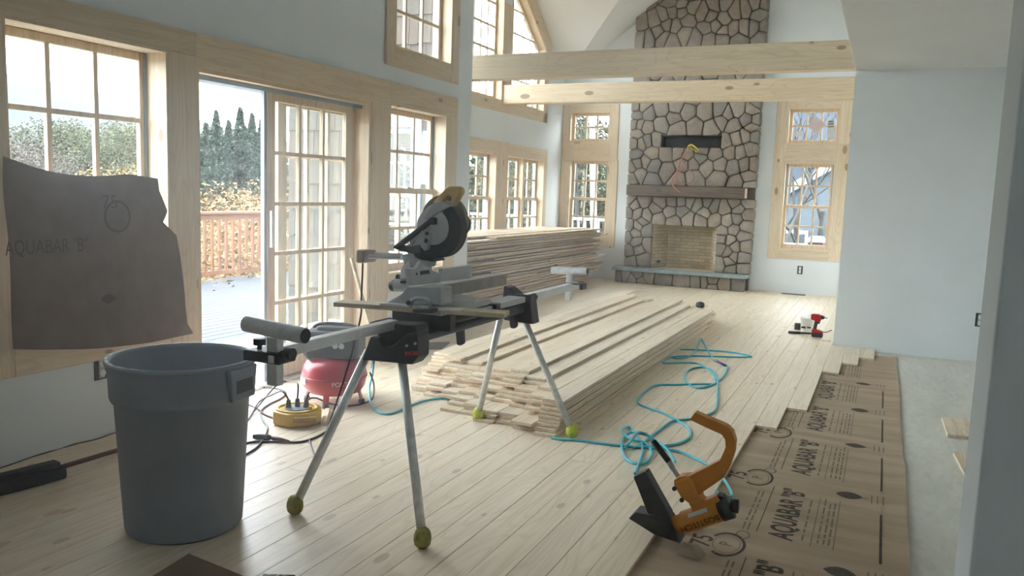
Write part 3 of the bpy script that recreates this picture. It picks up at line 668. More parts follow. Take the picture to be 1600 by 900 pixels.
# deck
dk = thing('deck', (-6.6, 4, -.15), kind='structure')
x = XL-TH-.06; i = 0
while x > -9.5:
    MB().box((x-.136, -1.5, -.185), (x, 11.6, -.15)).build('deck_board', M['deck'], dk, .003, 1); x -= .148
box('deck_frame', (-9.5, -1.5, -.4), (XL-TH, 11.6, -.19), M['cedar'], dk)
rl = thing('cedar_railing', (-9.4, 8, -.15), 'orange-brown cedar deck railing with square balusters beyond the open door', 'railing')
box('top_rail', (-9.47, -1.5, .885), (-9.33, 11.6, .925), M['cedar'], rl, .004); box('sub_rail', (-9.42, -1.5, .80), (-9.38, 11.6, .885), M['cedar'], rl); box('bottom_rail', (-9.42, -1.5, -.06), (-9.38, 11.6, .01), M['cedar'], rl)
y = 1.0; me = MB().box((-.02, -.02, 0), (.02, .02, .80)).mesh('baluster', .003, 1)
while y < 11.5: link('baluster', me, M['cedar'], rl, (-9.4, y, .005)); y += .148
for y in (2.0, 4.4, 6.8, 11.5): box('post', (-9.45, y-.045, -.15), (-9.35, y+.045, .885), M['cedar'], rl, .004)
# white porch railing past the back-left corner
wr = thing('white_railing', (-5, 17.5, -.15), 'white porch railing with square balusters behind the far left windows', 'railing')
box('top_rail', (-13, 17.45, .80), (-2.9, 17.55, .86), M['whiterail'], wr, .004); box('bottom_rail', (-13, 17.47, .0), (-2.9, 17.53, .05), M['whiterail'], wr)
me = MB().box((-.022, -.022, 0), (.022, .022, .76)).mesh('baluster', .003, 1); x = -12.9
while x < -3: link('baluster', me, M['whiterail'], wr, (x, 17.5, .045)); x += .16
for x in (-12.9, -9.6, -6.9, -3.0): box('post', (x-.06, 17.44, -.15), (x+.06, 17.56, .95), M['whiterail'], wr, .005)
S(box('deck_back', (-13.1, YB+TH+.02, -.3), (2, 17.7, -.15), M['deck']))
# porch corner post and rail outside the right fireplace window
np_ = thing('porch_post', (-1.05, 14.6, -.15), 'brown porch newel post with a white cap outside the right window', 'post')
box('shaft', (-1.13, 14.52, -.15), (-.90, 14.75, .72), M['brownpost'], np_, .006); box('cap', (-1.18, 14.47, .72), (-.85, 14.80, .78), M['whiterail'], np_, .006); box('cap_top', (-1.13, 14.52, .78), (-.90, 14.75, .82), M['whiterail'], np_, .02)
pr = thing('porch_railing', (-.6, 14.63, -.15), 'short white porch railing beside the brown post', 'railing')
for a, b in ((-2.6, -1.14), (-.89, .6)):
    box('top_rail', (a, 14.58, .62), (b, 14.68, .68), M['whiterail'], pr); box('bottom_rail', (a, 14.6, -.02), (b, 14.66, .04), M['whiterail'], pr)
    x = a+.08
    while x < b: box('baluster', (x, 14.61, .04), (x+.04, 14.65, .62), M['brownpost'] if b > 0 else M['whiterail'], pr); x += .17
# neighbour house
hz = thing('neighbour_house', (-1.5, 26, -1.5), 'blue-grey neighbouring house with a white-trimmed gable seen through the right window', 'house')
box('wall', (-6, 27, -1.6), (5, 33, 4.6), M['house'], hz)
MB().prism([(-6.4, 26.7, 4.6), (-6.4, 33.3, 4.6), (-6.4, 30, 7.4)], (11.8, 0, 0)).build('roof', M['mortar'], hz)
MB().prism([(-5.0, 24, -1.6), (3.4, 24, -1.6), (3.4, 24, .6), (-.3, 24, 2.9), (-.8, 24, 2.9), (-5.0, 24, .1)], (0, 3, 0)).build('gable_wall', plain('pale_blue_siding', (.075, .09, .105), .8), hz)
MB().bar((-5.2, 23.9, .0), (-.5, 23.9, 3.0), .2, .22).build('rake_board', M['whiterail'], hz); MB().bar((3.6, 23.9, .4), (-.6, 23.9, 3.0), .2, .22).build('rake_board', M['whiterail'], hz)
for x in (-2.6, -1.1): 
    f = box('window', (x, 23.95, -.6), (x+.7, 24, .6), M['whiterail'], hz); box('window_glass', (x+.08, 23.94, -.5), (x+.62, 23.952, .5), M['black'], f)
# ground and the far hill
gv = []; gf = []; rg = random.Random(2); NA, NR = 40, 16
for i in range(NA):
    az = math.radians(-10+i*90/(NA-1))                    # 0 = straight out of the left wall, 90 = along the room
    el = .096 if az < math.radians(36) else .096-(math.degrees(az)-36)*.0036
    el = max(.02, el)
    for j in range(NR):
        d = 30*(420/30)**(j/(NR-1)); t = max(0, (d-80)/340); zz = -3.5+(1.38+3.5+el*420)*(t*t*(3-2*t))+rg.uniform(-1, 1)*t*2.2
        gv.append((-d*math.cos(az), d*math.sin(az), zz))
for i in range(NA-1):
    for j in range(NR-1): gf.append((i*NR+j, (i+1)*NR+j, (i+1)*NR+j+1, i*NR+j+1))
mb = MB(); mb.add(gv, gf, True); o = mb.build('distant_hill', M['hill']); tag(o, 'hazy wooded hill rising on the skyline past the left window', 'hill')
S(box('ground', (-160, -80, -3.2), (60, 120, -3.0), M['grass']))
# trees
def leaves(mb, n, shape, size, rg):
    for _ in range(n):
        p = shape(rg); a = [Vector((rg.gauss(0, 1), rg.gauss(0, 1), rg.gauss(0, 1))).normalized()*size*rg.uniform(.6, 1.4) for _ in range(3)]
        mb.add([p+a[0], p+a[1], p-a[0]*.7+a[2]*.4], [(0, 1, 2)])
def conifer_mesh(h, r, n, rg):
    def sh(g):
        t = g.random()**.75; z = h*(.04+.96*(1-t)); tier = .72+.28*abs(math.sin(z/h*24)); R = r*(t*.95+.03)*tier*g.uniform(.55, 1); a = g.uniform(0, 6.283)
        return Vector((math.cos(a)*R, math.sin(a)*R, z-R*.25))
    mb = MB(); leaves(mb, n, sh, h*.015, rg); return mb.mesh('foliage')
def crown_mesh(rx, rz, n, size, rg, zc):
    blobs = [(Vector((rg.gauss(0, .5)*rx, rg.gauss(0, .5)*rx, zc+rg.uniform(-.6, .7)*rz)), rg.uniform(.3, .55)) for _ in range(13)]
    def sh(g):
        c, q = g.choice(blobs); v = Vector((g.gauss(0, 1), g.gauss(0, 1), g.gauss(0, 1))).normalized()*g.random()**.4
        return c+Vector((v.x*rx*q, v.y*rx*q, v.z*rz*q))
    mb = MB(); leaves(mb, n, sh, size, rg); return mb.mesh('foliage')
def branches(mb, p, d, L, r, depth, rg):
    q = p+d*L; mid = (p+q)/2+Vector((rg.gauss(0, 1), rg.gauss(0, 1), 0))*L*.04
    mb.tube([p, mid, q], [r, r*.85, r*.65], 5, False)
    if depth == 0: return
    for _ in range(3 if depth > 1 else 4):
        nd = (d+Vector((rg.gauss(0, .55), rg.gauss(0, .55), rg.uniform(-.05, .35)))).normalized(); s = rg.uniform(.55, 1)
        branches(mb, p.lerp(q, s), nd, L*rg.uniform(.5, .75), r*.5, depth-1, rg)
rg = random.Random(21)
CON = [conifer_mesh(1., .26, 9000, rg) for _ in range(3)]
TRK = MB().cyl((0,0,-.03), (0,0,.85), .016, .004, 8).mesh('trunk')
def put(name, fol, fm, loc, h, label, cat, group, trunk=TRK, tm='bark', asp=1.):
    o = thing(name, loc, label, cat, group); o.scale = (h*asp, h*asp, h); o.rotation_euler.z = rg.uniform(0, 6.28)
    for nm, me, mt in (('foliage', fol, M[fm]), ('trunk', trunk, M[tm])):
        c = bpy.data.objects.new(nm, me); COL.objects.link(c)
        if not me.materials: me.materials.append(mt)
        c.parent = o
    return o
def at_px(x, dist, z=-3.): d = ray(x, 300); d.z = 0; d.normalize(); return Vector((d.x*dist, d.y*dist, z))
def top_h(x, y, dist, z=-3.): d = ray(x, y); return EYE+d.z/math.hypot(d.x, d.y)*dist-z
for i, (x, y, dist) in enumerate(((306,186,60),(323,192,66),(339,172,58),(358,188,64),(376,168,60),(394,176,66),(409,184,58),(432,180,61))):
    put('spruce_tree', rg.choice(CON), 'conifer', at_px(x, dist), top_h(x, y, dist), '%s dark spruce from the left in the row behind the cedar railing' % nth(i), 'tree', 'spruces behind the cedar railing', asp=1.0)
for i, (x, dist, y) in enumerate(((650,45,150),(700,50,190),(745,48,215),(772,44,240),(800,52,200),(820,46,230),(842,50,220),(1225,60,200),(1290,62,190))):
    put('far_spruce', rg.choice(CON), 'conifer', at_px(x, dist), top_h(x, y, dist), '%s far spruce from the left beyond the porch railings' % nth(i), 'tree', 'far spruces beyond the porch', asp=1.1)
CR = [crown_mesh(.42, .42, 8000, .014, rg, .58) for _ in range(3)]; TR2 = MB().cyl((0,0,-.02), (0,0,.6), .03, .015, 8).mesh('trunk')
CRG = crown_mesh(.55, .45, 14000, .011, rg, .52); CRR = crown_mesh(.5, .4, 5000, .012, rg, .55)
for i, (x, dist, y) in enumerate(((75,80,196),(108,74,178),(134,78,185),(160,70,208),(186,76,196),(214,72,205),(236,78,190))):
    put('yellowing_tree', rg.choice(CR), 'yellowgreen', at_px(x, dist), top_h(x, y, dist), '%s yellow-green tree from the left below the hill in the left window' % nth(i), 'tree', 'yellowing trees below the hill', TR2, asp=1.1)
for i, (x, dist, y) in enumerate(((760,36,250),(884,32,180),(905,34,120),(930,30,215),(948,36,160))):
    put('yellowing_tree', rg.choice(CR), 'yellowgreen', at_px(x, dist), top_h(x, y, dist), '%s yellowing tree from the left behind the far corner windows' % nth(i), 'tree', 'yellowing trees at the far corner', TR2, asp=1.1)
for i, (x, dist, y) in enumerate(((-15,72,205),(12,70,205),(40,66,214),(60,62,225))):
    put('russet_tree', CRR, 'russet', at_px(x, dist), top_h(x, y, dist), '%s russet half-bare tree from the left edge of the hillside view' % nth(i), 'tree', 'russet trees at far left', TR2, asp=1.2)
for x, dist, y, q, lb in ((312,19,300,1.1,'lowest golden autumn bush, at the left end behind the railing'),(345,17,268,1.35,'middle golden autumn bush right behind the cedar deck railing'),(388,18.5,262,1.35,'tallest golden autumn bush behind the railing, next to the door panel')):
    put('golden_bush', CRG, 'gold', at_px(x, dist, -2.6), top_h(x, y, dist, -2.6), lb, 'bush', 'golden bushes behind the railing', TR2, asp=q)
bt = thing('birch_tree', at_px(925, 24), 'white-stemmed birch slanting behind the left fireplace window', 'tree')
p0 = at_px(942, 24); p1 = ray(925, 170); p1 = p1*(24/math.hypot(p1.x, p1.y))+Vector((0, 0, EYE)); mb = MB(); mb.tube([p0, (p0+p1)/2, p1, p1+(p1-p0)*.3], [.13, .11, .09, .04], 8); mb.build('trunk', M['birch'], bt)
for i, (x, dist) in enumerate(((1215,23),(1232,19),(1250,22),(1264,25),(1278,20),(1300,24))):
    mb = MB(); b0 = at_px(x, dist); branches(mb, b0, Vector((rg.gauss(0, .05), rg.gauss(0, .05), 1)).normalized(), 4.2, .07, 3, rg)
    tag(mb.build('bare_tree', M['bark']), '%s thin leafless tree from the left outside the right window' % nth(i), 'tree', 'leafless trees outside the right window')
for i, (x, dist) in enumerate(((900,26),(935,28),(955,24))):
    mb = MB(); b0 = at_px(x, dist); branches(mb, b0, Vector((rg.gauss(0, .05), rg.gauss(0, .05), 1)).normalized(), 4.6, .08, 3, rg)
    tag(mb.build('bare_tree', M['bark']), '%s thin leafless tree from the left outside the left fireplace window' % nth(i), 'tree', 'leafless trees outside the left window')
# ------------------------------------------------------------------ paper on the floor
def zp(x, y): return -.0165 + .0022*math.sin(y*7+x*2.5)*math.sin(x*4+1) + .0016*math.sin(y*17+x*5)
pp = thing('underlayment_paper', (-.2, 4, -.018), 'brown printed underlayment paper rolled out along the unfinished floor edge', 'paper')
vs = []; fs = []; NX, NY = 14, 190
for i in range(NY+1):
    for j in range(NX+1):
        x = -.76+.962*j/NX; y = .3+7.88*i/NY; e = .004*math.sin(y*3.1)+.003*math.sin(y*11) if j == NX else 0
        vs.append((x+e, y+(.02*math.sin(x*9) if i == NY else 0), zp(x, y)+(.006 if j == NX else 0)))
fs = [(i*(NX+1)+j, i*(NX+1)+j+1, (i+1)*(NX+1)+j+1, (i+1)*(NX+1)+j) for i in range(NY) for j in range(NX)]
mb = MB(); mb.add(vs, fs, True); mb.build('paper_sheet', M['kraft'], pp)
R90 = Matrix.Rotation(math.pi/2, 4, 'Z')
def drape(o):
    for v in o.data.vertices: v.co.z = zp(v.co.x, v.co.y)+.0009
def ptext(name, body, size, x, y, mat, sx=1., sy=1., bold=.002):
    o = text(name, body, size, Matrix.Translation((x, y, 0)) @ R90, mat, pp, 0., sx, sy, bold); drape(o); return o
def pbar(name, x0, x1, y0, y1, mat):
    n = max(1, int((y1-y0)/.04)); vv = []
    for i in range(n+1):
        for x in (x0, x1): vv.append((x, y0+(y1-y0)*i/n, 0))
    m2 = MB(); m2.add(vv, [(2*i, 2*i+1, 2*i+3, 2*i+2) for i in range(n)]); o = m2.build(name, mat, pp); drape(o); return o
def pring(name, x, y, rx, ry, wd, mat, a0=0, a1=6.2832):
    n = 40; vv = []
    for i in range(n+1):
        a = a0+(a1-a0)*i/n
        for s in (1, 1-wd): vv.append((x+math.cos(a)*rx*s, y+math.sin(a)*ry*s, 0))
    m2 = MB(); m2.add(vv, [(2*i, 2*i+1, 2*i+3, 2*i+2) for i in range(n)]); o = m2.build(name, mat, pp); drape(o); return o
for q in range(-1, 5):
    y = 3.75+.90*q
    if y > 8: continue
    x = -.29
    ptext('print_title', 'AQUABAR "B"', .175, x+.005, y, M['ink'], .60, .78, .0045)
    pbar('print_rule', x-.100, x-.096, y-.30, y+.32, M['ink']); pbar('print_rule', x+.118, x+.122, y-.34, y+.27, M['inkgrey']); pbar('print_rule', x+.205, x+.209, y-.34, y+.27, M['inkgrey'])
    rg = random.Random(q+50)
    for xx in (x+.085, x+.145, x+.168, x+.188, x-.135, x-.155):
        yy = y-.30
        while yy < y+.22:
            L = rg.uniform(.03, .1); pbar('fine_print', xx-.004, xx+.004, yy, yy+L, M['inkgrey']); yy += L+.022
    pring('emblem_ring', x-.145, y-.36, .03, .045, .25, M['inkgrey'])
    # round "75" emblem
    ex, ey = -.50, 3.26+.90*q
    ptext('emblem_number', '75', .13, ex-.075, ey-.01, M['ink'], .9, .9)
    pring('emblem_ring', ex+.02, ey, .075, .125, .16, M['ink'], -2.2, 2.6); pring('emblem_ring', ex+.02, ey, .055, .092, .06, M['inkgrey'])
    ptext('emblem_letter', 'P', .07, ex+.02, ey, M['inkgrey'])
    # leaf mark and line of long dashes
    lx, ly = -.048, 4.12+.90*(q-1); m2 = MB(); n = 14
    pts = [(lx+(t-.5)*.12, ly+math.sin(t*math.pi)**.8*.048*s, 0) for s, ts in ((1, range(n)), (-1, range(n, 0, -1))) for t in [k/n for k in ts]]
    m2.add(pts, [tuple(range(len(pts)))]); drape(m2.build('leaf_mark', M['ink'], pp)); pbar('leaf_stem', lx+.055, lx+.085, ly-.006, ly+.002, M['ink'])
    for d in (.10, .125, .15): pbar('fine_print', lx+d-.003, lx+d+.003, ly-.06, ly+.06, M['inkgrey'])
    pbar('dash_mark', .088, .098, 3.35+.90*(q-1)+.02, 3.93+.90*(q-1), M['ink'])
# torn flap under the nailer
mb = MB(); mb.add([(-.64,3.06,-.012),(-.55,3.05,-.012),(-.54,3.13,-.014),(-.58,3.17,.0),(-.63,3.15,.004),(-.6,3.1,.012)], [(0,1,5),(1,2,5),(2,3,5),(3,4,5),(4,0,5)]); mb.build('torn_flap', M['kraft'], pp)

# ------------------------------------------------------------------ paper hung over the left window
def xw(y, z): return XL+.055+.012*math.sin(y*6+z*2)+.008*math.sin(z*9-y*3)+.004*math.sin(y*19+z*7)
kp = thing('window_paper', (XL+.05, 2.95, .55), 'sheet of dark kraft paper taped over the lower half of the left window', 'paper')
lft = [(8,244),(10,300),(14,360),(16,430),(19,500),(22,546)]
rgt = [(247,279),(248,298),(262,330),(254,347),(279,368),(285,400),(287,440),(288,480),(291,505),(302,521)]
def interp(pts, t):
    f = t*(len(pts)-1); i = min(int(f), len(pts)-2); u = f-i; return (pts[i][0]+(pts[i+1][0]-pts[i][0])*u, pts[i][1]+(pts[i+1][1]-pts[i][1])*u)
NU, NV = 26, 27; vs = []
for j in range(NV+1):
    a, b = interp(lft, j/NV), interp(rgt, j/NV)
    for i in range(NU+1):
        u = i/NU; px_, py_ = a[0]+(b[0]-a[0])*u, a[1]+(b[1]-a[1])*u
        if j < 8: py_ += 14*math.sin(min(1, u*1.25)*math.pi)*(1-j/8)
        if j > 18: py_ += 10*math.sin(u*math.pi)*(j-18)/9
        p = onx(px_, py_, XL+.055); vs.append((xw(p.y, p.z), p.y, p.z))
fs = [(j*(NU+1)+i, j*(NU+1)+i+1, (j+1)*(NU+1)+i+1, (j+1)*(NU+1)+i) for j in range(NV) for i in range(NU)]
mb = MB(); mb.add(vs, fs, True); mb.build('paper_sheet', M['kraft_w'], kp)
TX = Matrix(((0,0,1,0),(1,0,0,0),(0,1,0,0),(0,0,0,1)))
def wtext(name, body, size, px_, py_, mat, sx=1., sy=1.):
    p = onx(px_, py_, XL+.06); o = text(name, body, size, Matrix.Translation(p) @ TX, mat, kp, 0., sx, sy)
    for v in o.data.vertices: v.co.x = xw(v.co.y, v.co.z)+.004
M['inkdark'] = plain('faint_dark_print', (.085, .066, .055), .9)
wtext('print_title', 'AQUABAR "B"', .11, 76, 386, M['inkdark'], .62, .9); wtext('emblem_number', '75', .10, 168, 316, M['inkdark'])
p = onx(180, 338, XL+.06); m2 = MB(); vv = []
for i in range(33):
    a = i/32*6.2832
    for s in (.085, .072): y, z = p.y+math.cos(a)*s, p.z+math.sin(a)*s; vv.append((xw(y, z)+.004, y, z))
m2.add(vv, [(2*i, 2*i+1, 2*i+3, 2*i+2) for i in range(32)]); m2.build('emblem_ring', M['inkdark'], kp)
p = onx(171, 467, XL+.06); m2 = MB(); pts = [(p.y+(t-.5)*.09, p.z+s*math.sin(t*math.pi)*.025) for s, ts in ((1, range(10)), (-1, range(10, 0, -1))) for t in [k/10 for k in ts]]
m2.add([(xw(y, z)+.004, y, z) for y, z in pts], [tuple(range(len(pts)))]); m2.build('leaf_mark', M['inkdark'], kp)

# ------------------------------------------------------------------ grey bin
bc = Vector((-2.485, 2.335, 0)); bn = thing('trash_bin', bc, 'large round dark grey plastic trash bin, open and empty-looking', 'bin')
MB().lathe([(0,.004),(.20,.004),(.213,.0),(.222,.012),(.226,.06),(.252,.525),(.262,.53),(.268,.545),(.272,.665),(.282,.672),(.285,.682),(.280,.692),(.268,.690),(.260,.675),(.256,.54),(.244,.52),(.214,.05),(.20,.03),(0,.03)], bc, 56).build('bin_body', M['can'], bn)
for ang in (math.radians(8), math.radians(188)):
    d = Vector((math.cos(ang), math.sin(ang), 0)); t = Vector((-d.y, d.x, 0)); R = Matrix((t, d, Vector((0,0,1)))).transposed()
    mb = MB(); c = bc+d*.262
    mb.prism([c+t*-.085+Vector((0,0,.672)), c+t*.085+Vector((0,0,.672)), c+t*.07+Vector((0,0,.545)), c+t*-.07+Vector((0,0,.545))], d*.022)
    h = mb.build('handle', M['can'], bn, .006); MB().obox(c+d*.016+Vector((0,0,.60)), (.10, .016, .05), R).build('grip_recess', M['black'], h)
for k in range(6):
    a = math.radians(-150+k*14); MB().obox(bc+Vector((math.cos(a)*.275, math.sin(a)*.275, .69)), (.03, .006, .004), Matrix.Rotation(a+math.pi/2, 3, 'Z')).build('rim_nick', M['label'], bn)

# ------------------------------------------------------------------ boards
rg = random.Random(9)
LB = [MB().box((-.068, 0, 0), (.068, L, .018)).mesh('pine_board', .0015, 1) for L in (4.25, 4.4, 4.55, 4.7)]
tops = [11, 11, 10, 9, 10, 11, 10, 9, 9]
for c in range(9):
    for ly in range(tops[c]):
        y0 = 4.70-.055*c+ly*(.026, .030, .036, .037, .037, .036, .034, .028, .019)[c]+rg.uniform(-.07, .05)-(.12 if ly < 3 and 2 < c < 8 else 0)
        if c == 8: y0 = 4.185+ly*.019+rg.uniform(-.01, .015)
        x = -1.68-(8-c)*.1395+(rg.uniform(0, .012) if c == 8 else rg.uniform(-.0015, .0015))
        o = link('pine_board', rg.choice(LB), M['lumber'], None, (x, y0, .0005+ly*.0203))
        tag(o, 'board in the low floor pile, %s layer up, %s row from left' % (nth(ly), nth(c)), 'board', 'boards in the low pile')
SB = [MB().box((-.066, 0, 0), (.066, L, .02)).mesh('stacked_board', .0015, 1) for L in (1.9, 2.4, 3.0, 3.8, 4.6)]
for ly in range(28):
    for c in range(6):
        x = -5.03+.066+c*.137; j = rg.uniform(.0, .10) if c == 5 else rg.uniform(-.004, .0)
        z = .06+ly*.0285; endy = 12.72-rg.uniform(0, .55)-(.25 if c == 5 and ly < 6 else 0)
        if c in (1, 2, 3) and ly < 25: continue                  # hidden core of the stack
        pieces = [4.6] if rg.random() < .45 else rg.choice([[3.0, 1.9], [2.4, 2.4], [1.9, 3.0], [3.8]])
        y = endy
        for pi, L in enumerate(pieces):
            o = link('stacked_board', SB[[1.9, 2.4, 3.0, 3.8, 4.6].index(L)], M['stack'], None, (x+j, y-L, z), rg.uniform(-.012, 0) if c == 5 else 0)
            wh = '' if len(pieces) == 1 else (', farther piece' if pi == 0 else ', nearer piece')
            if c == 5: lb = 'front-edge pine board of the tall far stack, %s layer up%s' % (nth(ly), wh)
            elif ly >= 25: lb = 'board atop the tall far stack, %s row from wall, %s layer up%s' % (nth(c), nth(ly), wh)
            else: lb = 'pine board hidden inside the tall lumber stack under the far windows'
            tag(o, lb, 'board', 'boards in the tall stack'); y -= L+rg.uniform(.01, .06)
            if c == 5: j = rg.uniform(.0, .10)
for y, wd_ in ((8.2, 'nearest'), (10.0, 'middle'), (11.9, 'farthest')): tag(box('stack_bearer', (-5.0, y, 0), (-4.19, y+.09, .058), M['stack']), '%s timber bearer under the tall lumber stack' % wd_, 'timber', 'bearers under the tall stack')
p = onz(1094, 478, .2); p.z = .205; tag(MB().lathe([(.0,-.02),(.04,-.02),(.05,-.005),(.045,.03),(.02,.04),(0,.04)], p, 20).build('dark_cap', M['dkmetal']), 'small dark rounded cap at the far right end of the low pile', 'cap')

# ------------------------------------------------------------------ saw stand
st = thing('saw_stand', (-1.84, 3.45, 0), 'folding mitre saw stand with tube legs standing in tennis balls', 'saw stand')
feet = [Vector((-2.16, 2.62, .034)), Vector((-1.525, 2.60, .034)), Vector((-2.14, 4.28, .034)), Vector((-1.525, 4.25, .034))]
heads = [ony(576, 548, 2.84), ony(627, 556, 2.84), ony(786, 478, 4.10), ony(806, 468, 4.10)]
for i, (f, h) in enumerate(zip(feet, heads)):
    lg = MB().tube([f+(h-f)*.03, h], .0185, 20).build('leg', M['galv'], st)
    b = MB().lathe([(0,-.034),(.019,-.031),(.031,-.018),(.035,0),(.034,.018),(.029,.034),(.0215,.044)], f, 20).build('tennis_ball', M['ballold'] if i < 2 else M['ball'], lg); b['label'] = 'worn olive tennis ball' if i < 2 else 'bright yellow tennis ball'
def poly_y(mb, zoom, pts, Y, th): mb.prism([ony(zoom[0]+u/zoom[2], zoom[1]+v/zoom[2], Y) for u, v in pts], (0, th, 0)); return mb
Z3 = (360, 440, 3.0); ZR = (680, 400, 5.62)
br = poly_y(MB(), Z3, [(655,258),(690,262),(715,300),(745,308),(780,285),(820,247),(872,236),(882,260),(880,355),(850,390),(615,368)], 2.80, .09).build('leg_bracket', M['dkmetal'], st, .006)
poly_y(MB(), Z3, [(648,192),(690,180),(720,196),(868,204),(876,236),(820,250),(778,284),(745,302),(712,292),(690,250),(655,236)], 2.83, .10).build('tube_clamp', M['black'], st, .006)
bp_ = poly_y(MB(), Z3, [(818,262),(878,250),(880,352),(850,386),(825,383)], 2.794, .006).build('brand_plate', M['black'], br, .002)
mt = Matrix.Translation(ony(642.7, 552.5, 2.7925)) @ Matrix(((1,0,0,0),(0,0,-1,0),(0,1,0,0),(0,0,0,1))) @ Matrix.Rotation(.15, 4, 'Z')
text('brand_lettering', 'RYOBI', .022, mt, plain('bright_red_print', (.75,.10,.10), .5), br, .0004, bold=.0006)
for u, v in ((828,300),(868,290)): c = ony(360+u/3, 440+v/3, 2.794); MB().cyl(c, c+Vector((0,-.006,0)), .006, n=12).build('bolt', M['alu'], br)
br2 = poly_y(MB(), ZR, [(600,262),(645,275),(740,360),(825,335),(852,375),(835,405),(862,600),(822,598),(600,562),(580,480)], 4.05, .09).build('leg_bracket', M['dkmetal'], st, .006)
poly_y(MB(), ZR, [(648,470),(700,470),(712,620),(690,640),(660,635),(650,600)], 4.02, .03).build('release_lever', M['black'], st, .006)
poly_y(MB(), ZR, [(85,590),(160,585),(235,600),(245,770),(215,790),(185,780),(170,620),(95,612)], 3.50, .03).build('release_lever', M['black'], st, .006)
c = ony(680+830/5.62, 400+375/5.62, 4.03); MB().cyl(c+Vector((-.09,0,.0)), c+Vector((.015,0,0)), .022, n=20).build('bracket_tube', M['black'], st)
for x in (-1.90, -1.78): MB().cyl((x, 2.86, .742), (x, 4.10, .742), .021, n=20).build('main_tube', M['dkmetal'], st)
for y in (3.06, 3.52): MB().box((-1.98, y, .765), (-1.68, y+.05, .838)).build('saw_mount', M['dkmetal'], st, .004)
# left extension with roller
e1 = onx(448, 548, -1.84); rl0 = MB().box((-1.862, 2.12, .792), (-1.818, 2.86, .832)).build('extension_rail', M['alu'], st, .004)
Z2 = (370, 480, 6.43)
YL = 2.105
def zl(u, v, y=YL): return ony(370+u/6.43, 480+v/6.43, y)
a, b = zl(95, 165), zl(685, 290); rr = MB().cyl(a, b, .0275, n=28).build('roller', M['galv'], st, 0); MB().cyl(b, b+(b-a).normalized()*.004, .0245, n=24).build('roller_cap', M['black'], rr)
a, b = zl(380, 300, YL+.01), zl(365, 780, YL+.01); MB().box((a.x-.022, YL-.005, b.z), (a.x+.022, YL+.03, a.z)).build('roller_post', M['alu'], st, .003)
a, b = zl(120, 400), zl(480, 590); cl = MB().box((a.x, YL-.03, b.z+.006), (b.x, YL+.06, a.z-.004)).build('clamp_block', M['black'], st, .006); MB().box((zl(385,0).x, YL-.034, b.z+.012), (zl(438,0).x, YL-.029, a.z-.01)).build('clamp_insert', M['alu'], cl)
for u, v, r, ax in ((228, 345, .021, 'z'), (530, 470, .021, 'x')):
    c = zl(u, v); dd = Vector((0, 0, .011)) if ax == 'z' else Vector((.014, 0, 0)); MB().cyl(c-dd, c+dd, r, n=14, smooth=False).cyl(c-dd*2.4, c, r*.4, n=10).build('clamp_knob', M['black'], st)
# right extension with roller
YR = 4.98
def zr_(u, v, y=YR): return ony(680+u/5.62, 400+v/5.62, y)
MB().box((-1.862, 4.12, .755), (-1.818, 5.08, .80)).build('extension_rail', M['alu'], st, .004)
a, b = zr_(1025, 125), zr_(1335, 135); rr = MB().cyl(a, b, .0245, n=24).build('roller', M['galv'], st); MB().cyl(b, b+Vector((.004, 0, 0)), .0215, n=20).build('roller_cap', M['black'], rr)
a, b = zr_(1180, 150), zr_(1172, 390); MB().box((a.x-.018, YR-.015, b.z), (a.x+.018, YR+.015, a.z)).build('roller_post', M['alu'], st, .003)
a, b = zr_(1145, 232), zr_(1305, 295); MB().box((a.x, YR-.03, b.z+.03), (b.x+.002, YR+.05, a.z)).box((b.x-.02, YR-.03, b.z), (b.x+.002, YR+.05, a.z)).build('clamp_block', M['black'], st, .004)

# ------------------------------------------------------------------ mitre saw
ms = thing('mitre_saw', (-1.84, 3.25, .80), 'grey sliding compound mitre saw with tan handle on the folding stand', 'mitre saw')
ZS = (540, 280, 4.09)
def PS(u, v, Y): return ony(540+u/4.09, 280+v/4.09, Y)
def sp_(pts, Y, th, name, mat, par=ms, bev=.004): return poly_y(MB(), ZS, pts, Y, th).build(name, mat, par, bev)
MB().box((-2.02, 3.02, .838), (-1.70, 3.50, .862)).build('saw_base', M['castgrey'], ms, .006)
sp_([(268,785),(355,735),(395,692),(600,692),(610,700),(608,805),(270,800)], 3.02, .10, 'base_front', M['castgrey'])
MB().cyl((-1.83, 3.26, .862), (-1.83, 3.26, .885), .15, n=40).build('turntable', M['castgrey'], ms)
sp_([(212,792),(290,795),(720,838),(710,850),(215,806)], 2.985, .05, 'base_rim', M['alu'])
def bowl(u0, u1, v0, v1, Y): return smooth_path([PS(u0, v1, Y), PS(u0+8, v0+20, Y), PS(u0+40, v0, Y), PS(u1-30, v0+5, Y), PS(u1-5, v0+25, Y), PS(u1, v1, Y)], 5)
MB().tube(bowl(415, 545, 762, 822, 2.99), .009, 10).build('carry_handle', M['castgrey'], ms)
MB().cyl(PS(402, 790, 2.99), PS(402, 790, 2.96), .011, n=14).build('miter_knob', M['black'], ms)
sp_([(425,833),(552,830),(556,848),(545,858),(425,855)], 2.93, .05, 'stop_block', M['black'])
